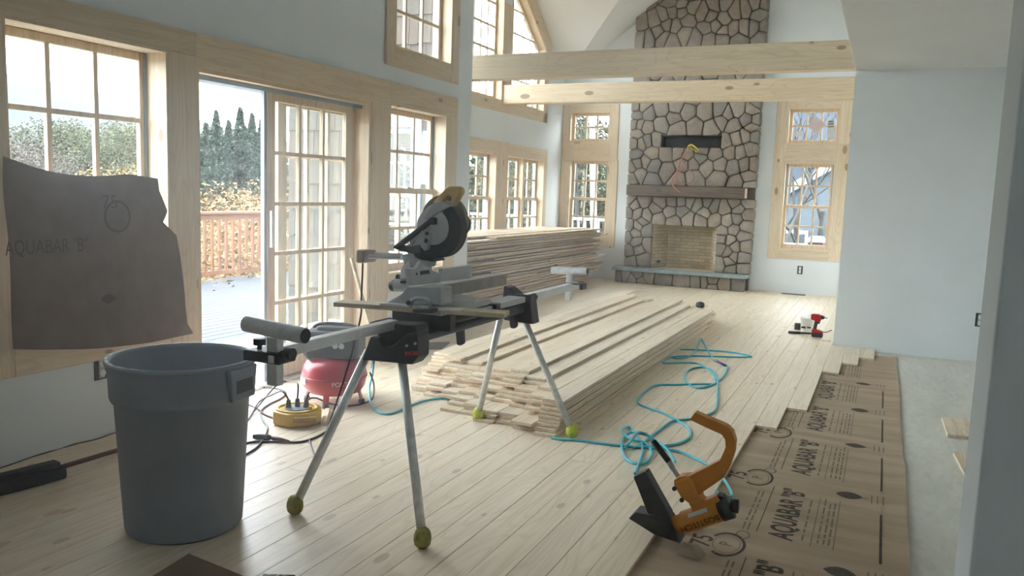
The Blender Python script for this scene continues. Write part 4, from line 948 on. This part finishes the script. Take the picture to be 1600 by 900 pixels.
# fences run along the stand (YZ plane)
def px_x(mb, zoom, pts, X, th): mb.prism([onx(zoom[0]+u/zoom[2], zoom[1]+v/zoom[2], X) for u, v in pts], (th, 0, 0)); return mb
f1 = px_x(MB(), ZS, [(413,572),(470,566),(496,522),(532,518),(548,540),(556,580),(612,602),(614,662),(425,682)], -1.87, -.03).build('fence', M['castgrey'], ms, .004)
px_x(MB(), ZS, [(478,588),(536,580),(538,604),(480,612)], -1.868, -.006).build('fence_slot', M['black'], f1)
MB().cyl(onx(540+455/4.09, 280+606/4.09, -1.868), onx(540+455/4.09, 280+606/4.09, -1.860), .005, n=10).build('bolt', M['black'], f1)
px_x(MB(), ZS, [(622,572),(806,545),(806,635),(622,655)], -1.87, -.025).build('fence', M['castgrey'], ms, .004)
MB().box((-1.93, 3.10, .875), (-1.86, 4.02, .935)).build('fence_board', plain('grey_worn_fence_board', (.36,.33,.29), .7, var=.15, scale=18), ms, .003)
MB().box((-1.80, 3.36, .80), (-1.70, 3.92, .83)).build('base_wing', M['castgrey'], ms, .004)
# slide rails at the rear
for dy, dv in ((0, 0), (.055, -14)):
    MB().cyl(PS(110, 492+dv, 3.20+dy), PS(360, 503+dv, 3.20+dy), .0115, n=18).build('slide_rail', M['chrome'], ms)
a = PS(75, 490, 3.19); b = PS(128, 494, 3.19); MB().box((a.x, 3.175, a.z-.032), (b.x, 3.285, a.z+.03)).build('rail_end_cap', plain('beige_cap', (.45,.40,.33), .6), ms, .01)
# pivot arm
sp_([(352,485),(425,470),(440,500),(480,520),(470,570),(415,585),(410,640),(345,645),(350,580),(372,540)], 3.16, .15, 'pivot_housing', M['castgrey'])
sp_([(358,560),(405,520),(418,560),(392,640),(350,640)], 3.145, .03, 'bevel_quadrant', M['label'])
kn = MB().cyl(PS(322, 678, 3.18), PS(392, 678, 3.18), .030, n=24).build('bevel_knob', M['castgrey'], ms); MB().cyl(PS(292, 682, 3.18), PS(322, 678, 3.18), .024, .03, n=20).build('knob_end', M['black'], kn)
sp_([(345,650),(410,648),(412,664),(348,668)], 3.13, .04, 'lock_lever', M['black'])
MB().cyl(PS(330, 628, 3.2), PS(348, 630, 3.2), .016, n=16).build('small_knob', M['black'], ms)
sp_([(400,440),(460,430),(560,520),(560,528),(500,520),(430,500)], 3.17, .11, 'head_pivot', M['dkmetal'])
c = PS(413, 447, 3.15); MB().cyl(c, c+Vector((0, .18, 0)), .024, n=24).build('pivot_pin', M['castgrey'], ms)
# head: guard, blade, motor
C = PS(605, 322, 3.20)
def ring(Y, th, r0, r1, a0, a1, cx, cz, n=40):
    mb = MB(); vv = []
    for i in range(n+1):
        a = math.radians(a0+(a1-a0)*i/n)
        for y in (Y, Y+th):
            for r in (r0, r1): vv.append((cx+math.cos(a)*r, y, cz+math.sin(a)*r))
    fs = []
    for i in range(n):
        b = i*4; fs += [(b, b+1, b+5, b+4), (b+2, b+6, b+7, b+3), (b+1, b+3, b+7, b+5), (b, b+4, b+6, b+2)]
    fs += [(0, 2, 3, 1), (n*4, n*4+1, n*4+3, n*4+2)]; mb.add(vv, fs); return mb
ring(3.165, .065, .062, .127, -128, 68, C.x-.002, C.z).build('blade_guard', M['dkmetal'], ms, .006)
MB().cyl((C.x-.018, 3.158, C.z+.012), (C.x-.018, 3.225, C.z+.012), .081, n=48).build('guard_disc', plain('guard_grey', (.64,.65,.66), .5), ms, .004)
MB().cyl((C.x, 3.205, C.z), (C.x, 3.209, C.z), .122, n=60).build('saw_blade', M['alu'], ms)
ring(3.23, .03, .095, .118, -20, 200, C.x-.004, C.z+.038).build('lower_guard', plain('smoky_guard', (.30,.28,.20), .4), ms, .003)
MB().cyl((C.x-.02, 3.26, C.z+.02), (C.x-.02, 3.42, C.z+.02), .06, n=32).build('motor', M['dkmetal'], ms, .008)
sp_([(500,250),(535,180),(560,150),(640,145),(672,170),(610,205),(560,235),(520,262)], 3.155, .08, 'top_cover', M['castgrey'])
hd = sp_([(553,148),(640,55),(660,46),(715,46),(738,62),(738,85),(690,165),(668,170),(650,160),(672,130),(672,108),(655,103),(622,135),(615,150),(600,152)], 3.175, .042, 'handle', M['tan'], bev=.01)
sp_([(650,160),(620,140),(600,152),(668,172)], 3.178, .036, 'trigger_mount', M['tan'], hd)
sp_([(300,438),(308,424),(545,243),(566,248),(566,290),(545,292),(540,278),(322,450)], 3.125, .03, 'link_arm', M['black'])
sp_([(305,440),(345,420),(400,430),(470,420),(478,470),(440,478),(340,456)], 3.13, .03, 'arm_base', M['dkmetal'])
sp_([(478,330),(500,322),(530,300),(540,360),(518,455),(505,458),(440,408),(452,380)], 3.14, .03, 'bracket_plate', M['castgrey'])
sp_([(405,395),(440,350),(480,345),(440,400),(410,420)], 3.15, .03, 'bracket_brace', M['castgrey'])
sp_([(505,375),(528,385),(518,412),(498,402)], 3.135, .006, 'plate_slot', M['black'])
c = PS(517, 347, 3.135); MB().cyl(c, c+Vector((0, .02, 0)), .008, n=14).build('bolt', M['black'], ms)
sp_([(480,480),(560,470),(570,500),(552,530),(520,520)], 3.17, .06, 'guard_foot', M['dkmetal'])
# power cord of the saw
pth = [PS(110, 520, 3.23), PS(108, 600, 3.23), PS(100, 760, 3.21), PS(92, 900, 3.18)]; e_ = pth[-1]; pth += [Vector((e_.x-.02, 3.1, .5)), Vector((-2.36, 3.1, .22)), Vector((-2.5, 3.2, .02)), Vector((-2.75, 3.45, .008))]
tag(MB().tube(smooth_path(pth), .0045, 8).build('power_cord', M['cordblk']), 'black power cord hanging from the mitre saw to the floor', 'cord')
# board laid across the stand
a, b = onz(521, 479, .845), onz(788, 497, .845)
wb = MB(); d = (b-a).normalized(); nrm = Vector((-d.y, d.x, 0)); wb.prism([a, b, b+nrm*.105, a+nrm*.105], (0, 0, .019)); o = wb.build('loose_board', wood('pale_board_x', (.80,.69,.50), (.68,.53,.34), 'x', .6, .4)); o.location.z = .0
tag(o, 'short pale pine board resting across the saw stand in front of the saw', 'board')
# ------------------------------------------------------------------ pancake compressor
cc = Vector((-3.14, 4.19, 0)); cp = thing('air_compressor', cc, 'red pancake air compressor with black motor cover beside the patio door', 'compressor')
MB().lathe([(0,.055),(.12,.058),(.17,.075),(.197,.115),(.205,.16),(.205,.19),(.197,.235),(.17,.275),(.12,.295),(0,.30)], cc, 48).build('tank', M['red'], cp)
MB().lathe([(.206,.168),(.211,.17),(.211,.18),(.206,.182)], cc, 48, close=True).build('tank_seam', M['red'], cp)
for a in (20, 110, 200, 290):
    d = Vector((math.cos(math.radians(a)), math.sin(math.radians(a)), 0)); lg = MB().bar(cc+d*.16+Vector((0,0,.09)), cc+d*.18+Vector((0,0,.02)), .035, .012, d).build('leg', M['red'], cp)
    MB().cyl(cc+d*.18, cc+d*.18+Vector((0,0,.024)), .022, .018, n=16).build('rubber_foot', M['black'], lg)
R = Matrix.Rotation(math.radians(20), 3, 'Z')
sh = MB().obox(cc+Vector((.0,0,.385)), (.36, .24, .18), R).build('motor_shroud', M['black'], cp, .035)
MB().obox(cc+Vector((.02,0,.482)), (.22, .16, .03), R).build('shroud_top', M['black'], cp, .012)
MB().obox(cc+R @ Vector((-.11, -.112, .385)), (.09, .012, .10), R).build('vent_panel', plain('grey_vent', (.12,.13,.15), .5), sh, .004)
for k in range(5): MB().obox(cc+R @ Vector((-.11, -.12, .345+k*.02)), (.08, .006, .006), R).build('vent_slat', M['dkmetal'], sh)
for x in (.04, .08): p = cc+R @ Vector((x, -.112, .385)); q = R @ Vector((0, -.012, 0)); MB().cyl(p, p+q, .018, n=18).build('gauge', M['label'], sh)
MB().tube(smooth_path([cc+R @ Vector((-.17,-.04,.42)), cc+R @ Vector((-.19,-.06,.36)), cc+R @ Vector((-.15,-.09,.30)), cc+R @ Vector((-.11,-.10,.285))]), .009, 10).build('feed_pipe', M['black'], cp)
MB().tube(smooth_path([cc+R @ Vector((-.16,.0,.44)), cc+R @ Vector((-.10,.0,.50)), cc+R @ Vector((.10,.0,.50)), cc+R @ Vector((.16,.0,.44))]), .011, 10).build('carry_handle', M['black'], cp)
def wrap_text(name, body, size, c, r, ang, z, mat, par):
    me = text_mesh(body, size, .0002)
    for v in me.vertices: a = ang+v.co.x/r; v.co = Vector((c.x+math.cos(a)*r, c.y+math.sin(a)*r, z+v.co.y))
    me.materials.clear(); me.materials.append(mat); return link(name, me, None, par)
wrap_text('brand_lettering', 'PORTER', .040, cc, .2125, math.radians(-38), .155, M['white'], cp)
m2 = MB(); vv = []
for i in range(7):
    a = math.radians(-134+i*4)
    for z in (.135, .175): vv.append((cc.x+math.cos(a)*.2125, cc.y+math.sin(a)*.2125, z))
m2.add(vv, [(2*i, 2*i+2, 2*i+3, 2*i+1) for i in range(6)]); m2.build('tank_label', M['label'], cp)
# ------------------------------------------------------------------ yellow cord reel
rc = Vector((-3.035, 3.70, 0)); re = thing('cord_reel', rc, 'yellow octagonal extension-cord reel with three plugs in it', 'cord reel')
def ngon(r, n, ph): return [(math.cos(ph+2*math.pi*i/n)*r, math.sin(ph+2*math.pi*i/n)*r) for i in range(n)]
MB().prism([rc+Vector((x, y, .004)) for x, y in ngon(.148, 8, .3)], (0,0,.078)).build('reel_case', M['yellow'], re, .012)
MB().lathe([(.118,.082),(.124,.088),(.106,.088),(.10,.082)], rc, 40, close=True).build('rim_ring', M['yellow'], re)
hb = MB().cyl(rc+Vector((0,0,.08)), rc+Vector((0,0,.087)), .072, n=36).build('socket_plate', plain('grey_socket_plate', (.20,.22,.27), .5), re)
for k in range(6): a = k*math.pi/3+.2; MB().obox(rc+Vector((math.cos(a)*.10, math.sin(a)*.10, .0825)), (.045, .016, .004), Matrix.Rotation(a+math.pi/2, 3, 'Z')).build('slot', plain('dark_slot', (.14,.09,.02), .7) if k == 0 else bpy.data.materials['dark_slot'], re)
vd = Vector((-rc.x, -rc.y, 0)).normalized(); sd = Vector((-vd.y, vd.x, 0)); Rv = Matrix((sd, vd, Vector((0,0,1)))).transposed()
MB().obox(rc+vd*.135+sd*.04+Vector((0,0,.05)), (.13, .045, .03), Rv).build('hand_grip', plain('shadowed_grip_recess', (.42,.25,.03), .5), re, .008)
MB().cyl(rc+vd*.05+sd*.07+Vector((0,0,.085)), rc+vd*.05+sd*.07+Vector((0,0,.1)), .012, n=14).build('reset_button', M['orange'], re)
plugs = [rc+sd*-.05+Vector((0,0,.088)), rc+vd*-.02+sd*.0+Vector((0,0,.088)), rc+vd*.01+sd*.05+Vector((0,0,.088))]
for i, p in enumerate(plugs): MB().cyl(p, p+Vector((0,0,.045)), .017, .012, n=14).build('plug', M['black'], re)
def cord(name, pts, r, mat, label, cat='cord', n=8, grp=None): return tag(MB().tube(smooth_path(pts, n), r, 8).build(name, mat), label, cat, grp)
G = lambda x, y, z=.006: onz(x, y, z)
t = [p+Vector((0,0,.045)) for p in plugs]
cord('power_cord', [t[0], t[0]+Vector((-.03,-.02,.05)), G(425,617,.12), G(405,628,.05), G(388,655), G(360,690), G(330,720)], .0055, M['cordblk'], 'black cord rising from the left socket of the yellow reel')
cord('power_cord', [t[1], t[1]+Vector((0,0,.09)), G(452,596,.16), G(437,598,.15), G(420,615,.08), G(395,645), G(365,680), G(340,690)], .0055, M['cordblk'], 'black cord arching highest from the middle socket of the yellow reel')
cord('power_cord', [t[2], t[2]+Vector((.02,0,.045)), G(478,622,.06), G(494,622,.03), G(515,630), G(540,634), G(565,631), G(582,622), G(584,600,.06), G(578,582,.15)], .0055, M['cordblk'], 'black cord running from the yellow reel round to the compressor')
cord('extension_cord', [G(370,606), G(400,605), G(430,607), G(446,613), G(440,622), G(420,632), G(408,642), G(410,655), G(418,668), G(412,685), G(400,700), G(380,712)], .006, M['cordblk'], 'dark cord looping on the floor between bin and yellow reel')
cord('extension_cord', [G(428,653), G(415,648), G(404,640), G(394,634), G(380,632), G(360,640)], .006, M['cordred'], 'dull red cord leaving the left side of the yellow reel')
cord('saw_lead', [G(520,668), G(500,680), G(480,688), G(462,691), G(440,690), G(415,690), G(385,692), G(350,705)], .006, M['cordblk'], 'black lead ending in connector plugs on the floor behind the bin')
a, b = G(396,682,.016), G(424,684,.016); cn = thing('cord_connector', a, 'joined dark plug connector on the floor between the bin and stand leg', 'connector')
MB().tube([a, a.lerp(b,.3), a.lerp(b,.8), b], [.012,.018,.018,.010], 12).build('socket_end', M['black'], cn); c = G(452,690,.01); MB().tube([b, b.lerp(c,.4), c], [.010,.013,.007], 12).build('plug_end', M['cordred'], cn)
a, b = G(512,640,.011), G(505,662,.011); tag(MB().bar(a, b, .028, .02).build('wood_offcut', M['lumber'], None, .001), 'small pale wood offcut lying against the yellow reel', 'offcut')
a, b = onz(678, 545), onz(690, 536); tag(MB().prism([onz(652,546), onz(690,546), onz(703,536), onz(668,537)], (0,0,.012)).build('scrap_panel', plain('brown_scrap', (.16,.13,.11), .8)), 'flat brown scrap panel on the floor left of the low pile', 'scrap')
# ------------------------------------------------------------------ blue air hose
HZ = .007
hp = [(583,566,.20),(582,585,.12),(577,607,.02),(580,632),(592,644),(612,646),(640,634),(668,625),(695,623),(722,631),(738,637)]
hp2 = [(862,684),(880,687),(903,688),(940,693),(975,697),(1010,699),(1034,702),(1060,705),(1090,718),(1108,728),(1128,745),(1143,770),(1138,776),(1118,768)]
hose = thing('air_hose', (-1.2, 4.5, 0), 'long bright blue air hose winding over the floor to the floor nailer', 'hose')
def hpath(l): return smooth_path([onz(p[0], p[1], p[2] if len(p) > 2 else HZ) for p in l], 8)
MB().tube(hpath(hp), .0075, 10).build('hose_run', M['hose'], hose); MB().tube(hpath(hp2), .0075, 10).build('hose_run', M['hose'], hose)
loops = [(1055,722,.02),(1040,700,.05),(1010,680,.04),(985,676,.02),(972,690),(975,712),(990,724),(1010,722),(1018,706),(1008,692),(990,688,.02),(975,678,.02),(974,670,.02),(985,668),(1000,688),(1004,705),(1000,720),(992,740)]
MB().tube(hpath(loops), .0075, 10).build('hose_coil', M['hose'], hose)
far = [(990,700),(1005,692),(1030,672),(1050,658),(1075,655),(1100,650),(1118,640),(1121,615),(1120,590),(1110,577),(1090,574),(1073,580),(1070,592),(1080,603),(1095,606),(1115,600),(1130,588),(1137,574),(1134,570)]
MB().tube(hpath(far), .0075, 10).build('hose_run', M['hose'], hose)
far2 = [(1113,600),(1090,600),(1060,601),(1025,602),(1008,612),(997,624),(1000,632),(1035,645),(1060,658),(1075,668),(1078,682),(1060,693),(1030,697),(1000,698)]
MB().tube(hpath(far2), .0075, 10).build('hose_run', M['hose'], hose)
far3 = [(1115,561),(1106,548),(1097,531),(1094,531),(1090,543),(1078,556),(1060,560),(1045,556),(1045,549),(1060,546),(1100,547),(1140,550),(1172,556),(1165,558),(1120,557),(1080,556),(1050,558),(1036,567),(1060,567),(1090,568),(1110,580),(1119,594)]
MB().tube(hpath(far3), .0075, 10).build('hose_run', M['hose'], hose)
a, b = onz(1115,561,.012), onz(1133,571,.012); MB().tube([a, a.lerp(b,.4)], .012, 12).build('coupler', M['castgrey'], hose); MB().tube([a.lerp(b,.4), b], .010, 12).build('coupler_sleeve', plain('dark_blue_sleeve', (.03,.05,.22), .4), hose)
MB().tube([onz(582,560,.22), onz(583,566,.20), onz(582,575,.16)], .011, 12).build('hose_fitting', M['black'], hose)
# ------------------------------------------------------------------ floor nailer
YN = 3.16; ZN = (970, 630, 3.75)
fn = thing('floor_nailer', (-.68, YN, 0), 'orange pneumatic floor nailer with dark magazine at the edge of the boards', 'nailer')
def PN(u, v, y=YN): return ony(970+u/3.75, 630+v/3.75, y)
def npoly(pts, y, th, name, mat, par=fn, bev=.004): return poly_y(MB(), ZN, pts, y, th).build(name, mat, par, bev)
arm = npoly([(395,108),(432,55),(520,92),(620,135),(655,170),(672,225),(665,290),(640,370),(600,440),(440,550),(400,480),(395,430),(580,335),(612,260),(610,215),(590,185),(500,145),(412,102)], YN-.02, .045, 'handle', M['orange'], bev=.009)
npoly([(430,488),(520,440),(575,350),(600,330),(590,400),(545,455),(440,508)], YN-.025, .006, 'handle_rib', M['orange'], arm, .002)
hd = npoly([(303,470),(345,448),(395,430),(425,470),(445,545),(470,560),(450,590),(395,590),(350,555),(325,512)], YN-.038, .08, 'head', M['orange'], bev=.01)
npoly([(308,455),(340,432),(385,428),(350,450),(318,478)], YN-.03, .06, 'inlet_cap', M['orange'], hd)
for u, v in ((316,498),(360,565)): c = PN(u, v, YN-.036); MB().cyl(c, c+Vector((0,-.01,0)), .009, n=12).build('bolt', M['black'], hd)
npoly([(392,585),(470,556),(485,575),(560,545),(600,600),(420,660),(408,612)], YN-.028, .06, 'neck', M['orange'], bev=.008)
a, b = PN(295, 722), PN(603, 618); br_ = MB().tube([a, a.lerp(b,.22), a.lerp(b,.26), b], [.038,.036,.044,.045], 32).build('barrel', M['orange'], fn)
dv = (b-a).normalized(); MB().tube([b-dv*.012, b+dv*.03], .047, 28).build('barrel_cap', M['black'], fn); e2 = PN(690, 606); MB().tube([b+dv*.03+Vector((0,0,.004)), e2], .027, 24).build('exhaust_cap', M['black'], fn)
npoly([(562,540),(600,550),(640,660),(618,672),(590,640)], YN-.02, .05, 'rear_plate', M['black'])
tmid = a.lerp(b, .60)+Vector((0,-.047,0)); ang = math.atan2((b-a).z, (b-a).x)
mt = Matrix.Translation(tmid+Vector((0,0,-.016))) @ Matrix(((1,0,0,0),(0,0,-1,0),(0,1,0,0),(0,0,0,1))) @ Matrix.Rotation(ang+math.pi, 4, 'Z')
me = text_mesh('BOSTITCH', .036, .0002); me.transform(mt)
ax0 = a; 
for v in me.vertices:                              # bend the lettering round the barrel
    rel = v.co-ax0; along = rel.dot(dv); foot = ax0+dv*along; off = v.co-foot; up = Vector((-dv.z, 0, dv.x)); h = off.dot(up); th_ = h/.0455
    v.co = foot+up*math.sin(th_)*.0462+Vector((0,-1,0))*math.cos(th_)*.0462
me.materials.clear(); me.materials.append(M['ink']); link('brand_lettering', me, None, br_)
up = Vector((-dv.z, 0, dv.x)); lc = a.lerp(b, .60); m2 = MB(); vv = []
for i in range(5):
    th_ = .45+i*.09
    for s in (-.042, .042): vv.append(lc+dv*s+up*math.sin(th_)*.0462+Vector((0,-1,0))*math.cos(th_)*.0462)
m2.add(vv, [(2*i, 2*i+1, 2*i+3, 2*i+2) for i in range(4)]); m2.build('data_label', M['label'], br_)
npoly([(72,432),(140,400),(150,412),(288,660),(278,700),(165,668)], YN-.03, .06, 'magazine', M['dkmetal'], bev=.004)
npoly([(138,400),(160,388),(162,398),(150,410),(290,650),(278,655)], YN-.012, .02, 'magazine_rail', M['black'], bev=.001)
npoly([(45,677),(82,640),(165,655),(280,680),(305,720),(348,826),(330,818),(196,772)], YN-.045, .09, 'shoe', M['dkmetal'])
npoly([(165,668),(282,700),(300,740),(250,790),(200,740)], YN-.052, .105, 'shoe_plate', M['dkmetal'])
a, b = PN(190, 222, YN+.02), PN(282, 342, YN+.01); w_ = PN(335, 428); ho = MB().tube([a, b], .0125, 14).build('hose_grip', M['black'], fn); MB().tube([b, b.lerp(w_,.45), b.lerp(w_,.5), w_], [.012,.012,.009,.009], 14).build('air_coupler', M['castgrey'], fn)
p1 = PN(190, 222, YN+.02); MB().tube(smooth_path([p1, PN(150,185,YN+.06), PN(90,178,YN+.15), onz(985,690,.06), onz(974,702,.01)]), .0075, 10).build('hose_tail', M['hose'], hose)
# ------------------------------------------------------------------ drill, tub and bits on the floor by the partition
YD = 8.80; ZD = (1220, 480, 15.)
dl = thing('cordless_drill', (-.52, YD, 0), 'red and black cordless impact driver standing on its battery by the partition', 'drill')
def dpoly(pts, y, th, name, mat, bev=.004): return poly_y(MB(), ZD, pts, y, th).build(name, mat, dl, bev)
dpoly([(705,185),(730,160),(900,175),(930,200),(945,310),(905,362),(830,332),(705,290)], YD-.035, .07, 'body', M['redtool'], .01)
dpoly([(895,182),(1000,215),(1040,250),(1000,285),(950,300),(925,240)], YD-.03, .06, 'nose', M['black'], .01)
a, b = ony(1220+1035/15, 480+250/15, YD), ony(1220+1095/15, 480+262/15, YD); MB().cyl(a, b, .006, n=10).build('bit', M['castgrey'], dl)
dpoly([(790,312),(925,352),(915,388),(862,395),(830,525),(750,520)], YD-.02, .04, 'grip', M['black'], .008)
dpoly([(728,515),(830,525),(975,572),(980,612),(715,605)], YD-.035, .07, 'foot', M['redtool'], .006)
dpoly([(715,603),(985,606),(975,722),(715,698)], YD-.04, .08, 'battery', M['black'], .008)
tb = onz(1261, 517); tub = thing('plastic_tub', (tb.x, 9.15, 0), 'white plastic tub with printed label standing behind the drill', 'tub')
tc_ = Vector((ony(1261, 505, 9.15).x, 9.15, 0)); MB().lathe([(0,0),(.058,0),(.06,.004),(.068,.145),(.072,.148),(.072,.16),(.066,.163),(0,.163)], tc_, 28).build('tub_body', M['white'], tub)
MB().box((tc_.x-.05, 9.15-.072, .045), (tc_.x-.006, 9.15-.062, .065)).build('label_block', M['black'], tub); MB().box((tc_.x+.008, 9.15-.072, .05), (tc_.x+.045, 9.15-.061, .066)).build('label_block', M['dkmetal'], tub)
p = ony(1220+400/15, 480+380/15, 9.25); tag(MB().cyl((p.x, 9.25, 0), (p.x, 9.25, .065), .034, n=24).lathe([(.018,.066),(.034,.066),(.034,.07),(.018,.07)], (p.x, 9.25, 0), 24, close=True).build('tape_roll', M['black'], None, .003), 'small black roll standing left of the white tub', 'roll')
a, b = onz(1232, 519, .014), onz(1268, 521, .014); tag(MB().tube([a, a.lerp(b,.5), a.lerp(b,.52), b], [.015,.014,.010,.009], 12).build('pry_bar', M['dkmetal']), 'dark bar lying on the floor in front of the white tub', 'tool')
cord('thin_wire', [onz(1286,519,.01), onz(1292,519,.02), onz(1296,517,.04), onz(1300,516,.05)], .004, M['cordblk'], 'thin dark wire between the drill battery and the partition')
tag(MB().prism([onz(1284,531), onz(1297,531), onz(1298,534), onz(1285,533)], (0,0,.01)).build('wood_chip', M['lumber']), 'pale wood chip on the floor at the partition corner', 'offcut')
# ------------------------------------------------------------------ offcuts on the sub-floor
for pts, lab in (([(1471,656),(1480,683),(1522,688),(1516,657)], 'larger pale panel offcut on the sub-floor by the white wall end'), ([(1489,711),(1507,746),(1530,749),(1520,709)], 'smaller nearer panel offcut on the sub-floor by the white wall end')):
    tag(MB().prism([onz(x, y, -.021) for x, y in pts], (0, 0, .02)).build('panel_offcut', M['lumber'], None, .001), lab, 'offcut')
# cardboard, tool and broom at the lower left
o = MB().prism([onz(295,867), onz(232,906), onz(330,960), onz(395,908)], (0,0,.006)).build('cardboard_piece', M['cardboard'], None, .001); tag(o, 'flat brown cardboard piece on the floor in front of the bin', 'cardboard')
c0, c1 = onz(411, 906, .021), onz(459, 908, .021); tl = thing('hand_tool', c0, 'grey and dark cylinder tool at the bottom edge of the picture', 'tool'); dd = (c1-c0)
MB().tube([c0, c0+dd*.44], .021, 20).build('grey_half', M['castgrey'], tl); MB().tube([c0+dd*.44, c0+dd*.52], .018, 20).build('white_ring', M['white'], tl); MB().tube([c0+dd*.52, c1], .021, 20).build('dark_half', plain('dark_brown_plastic', (.07,.055,.055), .5), tl)
bw = thing('push_broom', onz(40,752), 'push broom with dark bristles lying along the left wall', 'broom')
a, b = onz(-45,772,.03), onz(97,735,.03); bd = (b-a).normalized(); MB().bar(a, b, .10, .055).build('bristles', plain('dark_bristles', (.045,.04,.042), .95, bump=.8, bscale=120), bw, .012)
MB().bar(a+Vector((0,0,.04)), b+Vector((0,0,.04))-bd*.02, .06, .025).build('broom_block', M['cordblk'], bw, .004)
MB().tube([onz(88,732,.035), onz(182,704,.02), onz(250,683,.016)], .0115, 12).build('broom_handle', M['cordred'], bw)
cord('wall_wire', [onz(-20,738), onz(15,727), onz(60,711), onz(110,696), onz(150,687), onz(182,676), onz(230,664)], .005, M['cordblk'], 'thin black wire lying along the foot of the left wall')
# thin stick leaning by the door
a, b = onx(549, 403, XL+.04), Vector((-3.52, 5.2, .004)); tag(MB().bar(a, Vector((-3.50, 5.25, .01)), .03, .018, (1,0,.2)).build('leaning_strip', M['lumber'], None, .001), 'thin pale wood strip leaning beside the patio door', 'strip')
# stickers in the right transom window
Ys = YB+.072
def sticker(pts, mat, lab, nm='window_sticker'): return tag(MB().prism([ony(1190+u/6, 140+v/6, Ys) for u, v in pts], (0, .0012, 0)).build(nm, mat), lab, 'sticker')
sticker([(500,245),(605,320),(518,418),(425,345)], plain('pink_sticker', (.66,.54,.54), .6), 'pinkish diamond sticker in the middle of the right transom window')
sticker([(322,388),(384,392),(376,448),(312,436)], M['label'], 'small grey paper tag in the lower left transom pane')
s = sticker([(622,290),(680,284),(684,465),(615,462)], M['label'], 'tall grey paper label in the right transom pane')
for v in (298, 320, 345): MB().prism([ony(1190+u/6, 140+w2/6, Ys-.001) for u, w2 in ((626, v), (676, v-4), (676, v+5), (626, v+9))], (0, .0005, 0)).build('printed_line', M['ink'], s)

# ------------------------------------------------------------------ added haze volume around the saw, imitating lens glare and lifting the darks
hm = bpy.data.materials.new('lens_veil_haze'); hm.use_nodes = True; hn = hm.node_tree.nodes; hn.remove(hn['Principled BSDF'])
vsct = hn.new('ShaderNodeVolumeScatter'); vsct.inputs['Density'].default_value = .055; vsct.inputs['Color'].default_value = (.97, .98, 1, 1); vsct.inputs['Anisotropy'].default_value = .5
hm.node_tree.links.new(vsct.outputs[0], hn['Material Output'].inputs['Volume'])
hz_ = box('lens_veil_haze', (XL+.03, .3, .003), (-1.25, 6.9, 2.62), hm)
tag(hz_, 'thin added haze imitating lens glare around the saw and left windows', 'haze', kind='stuff')
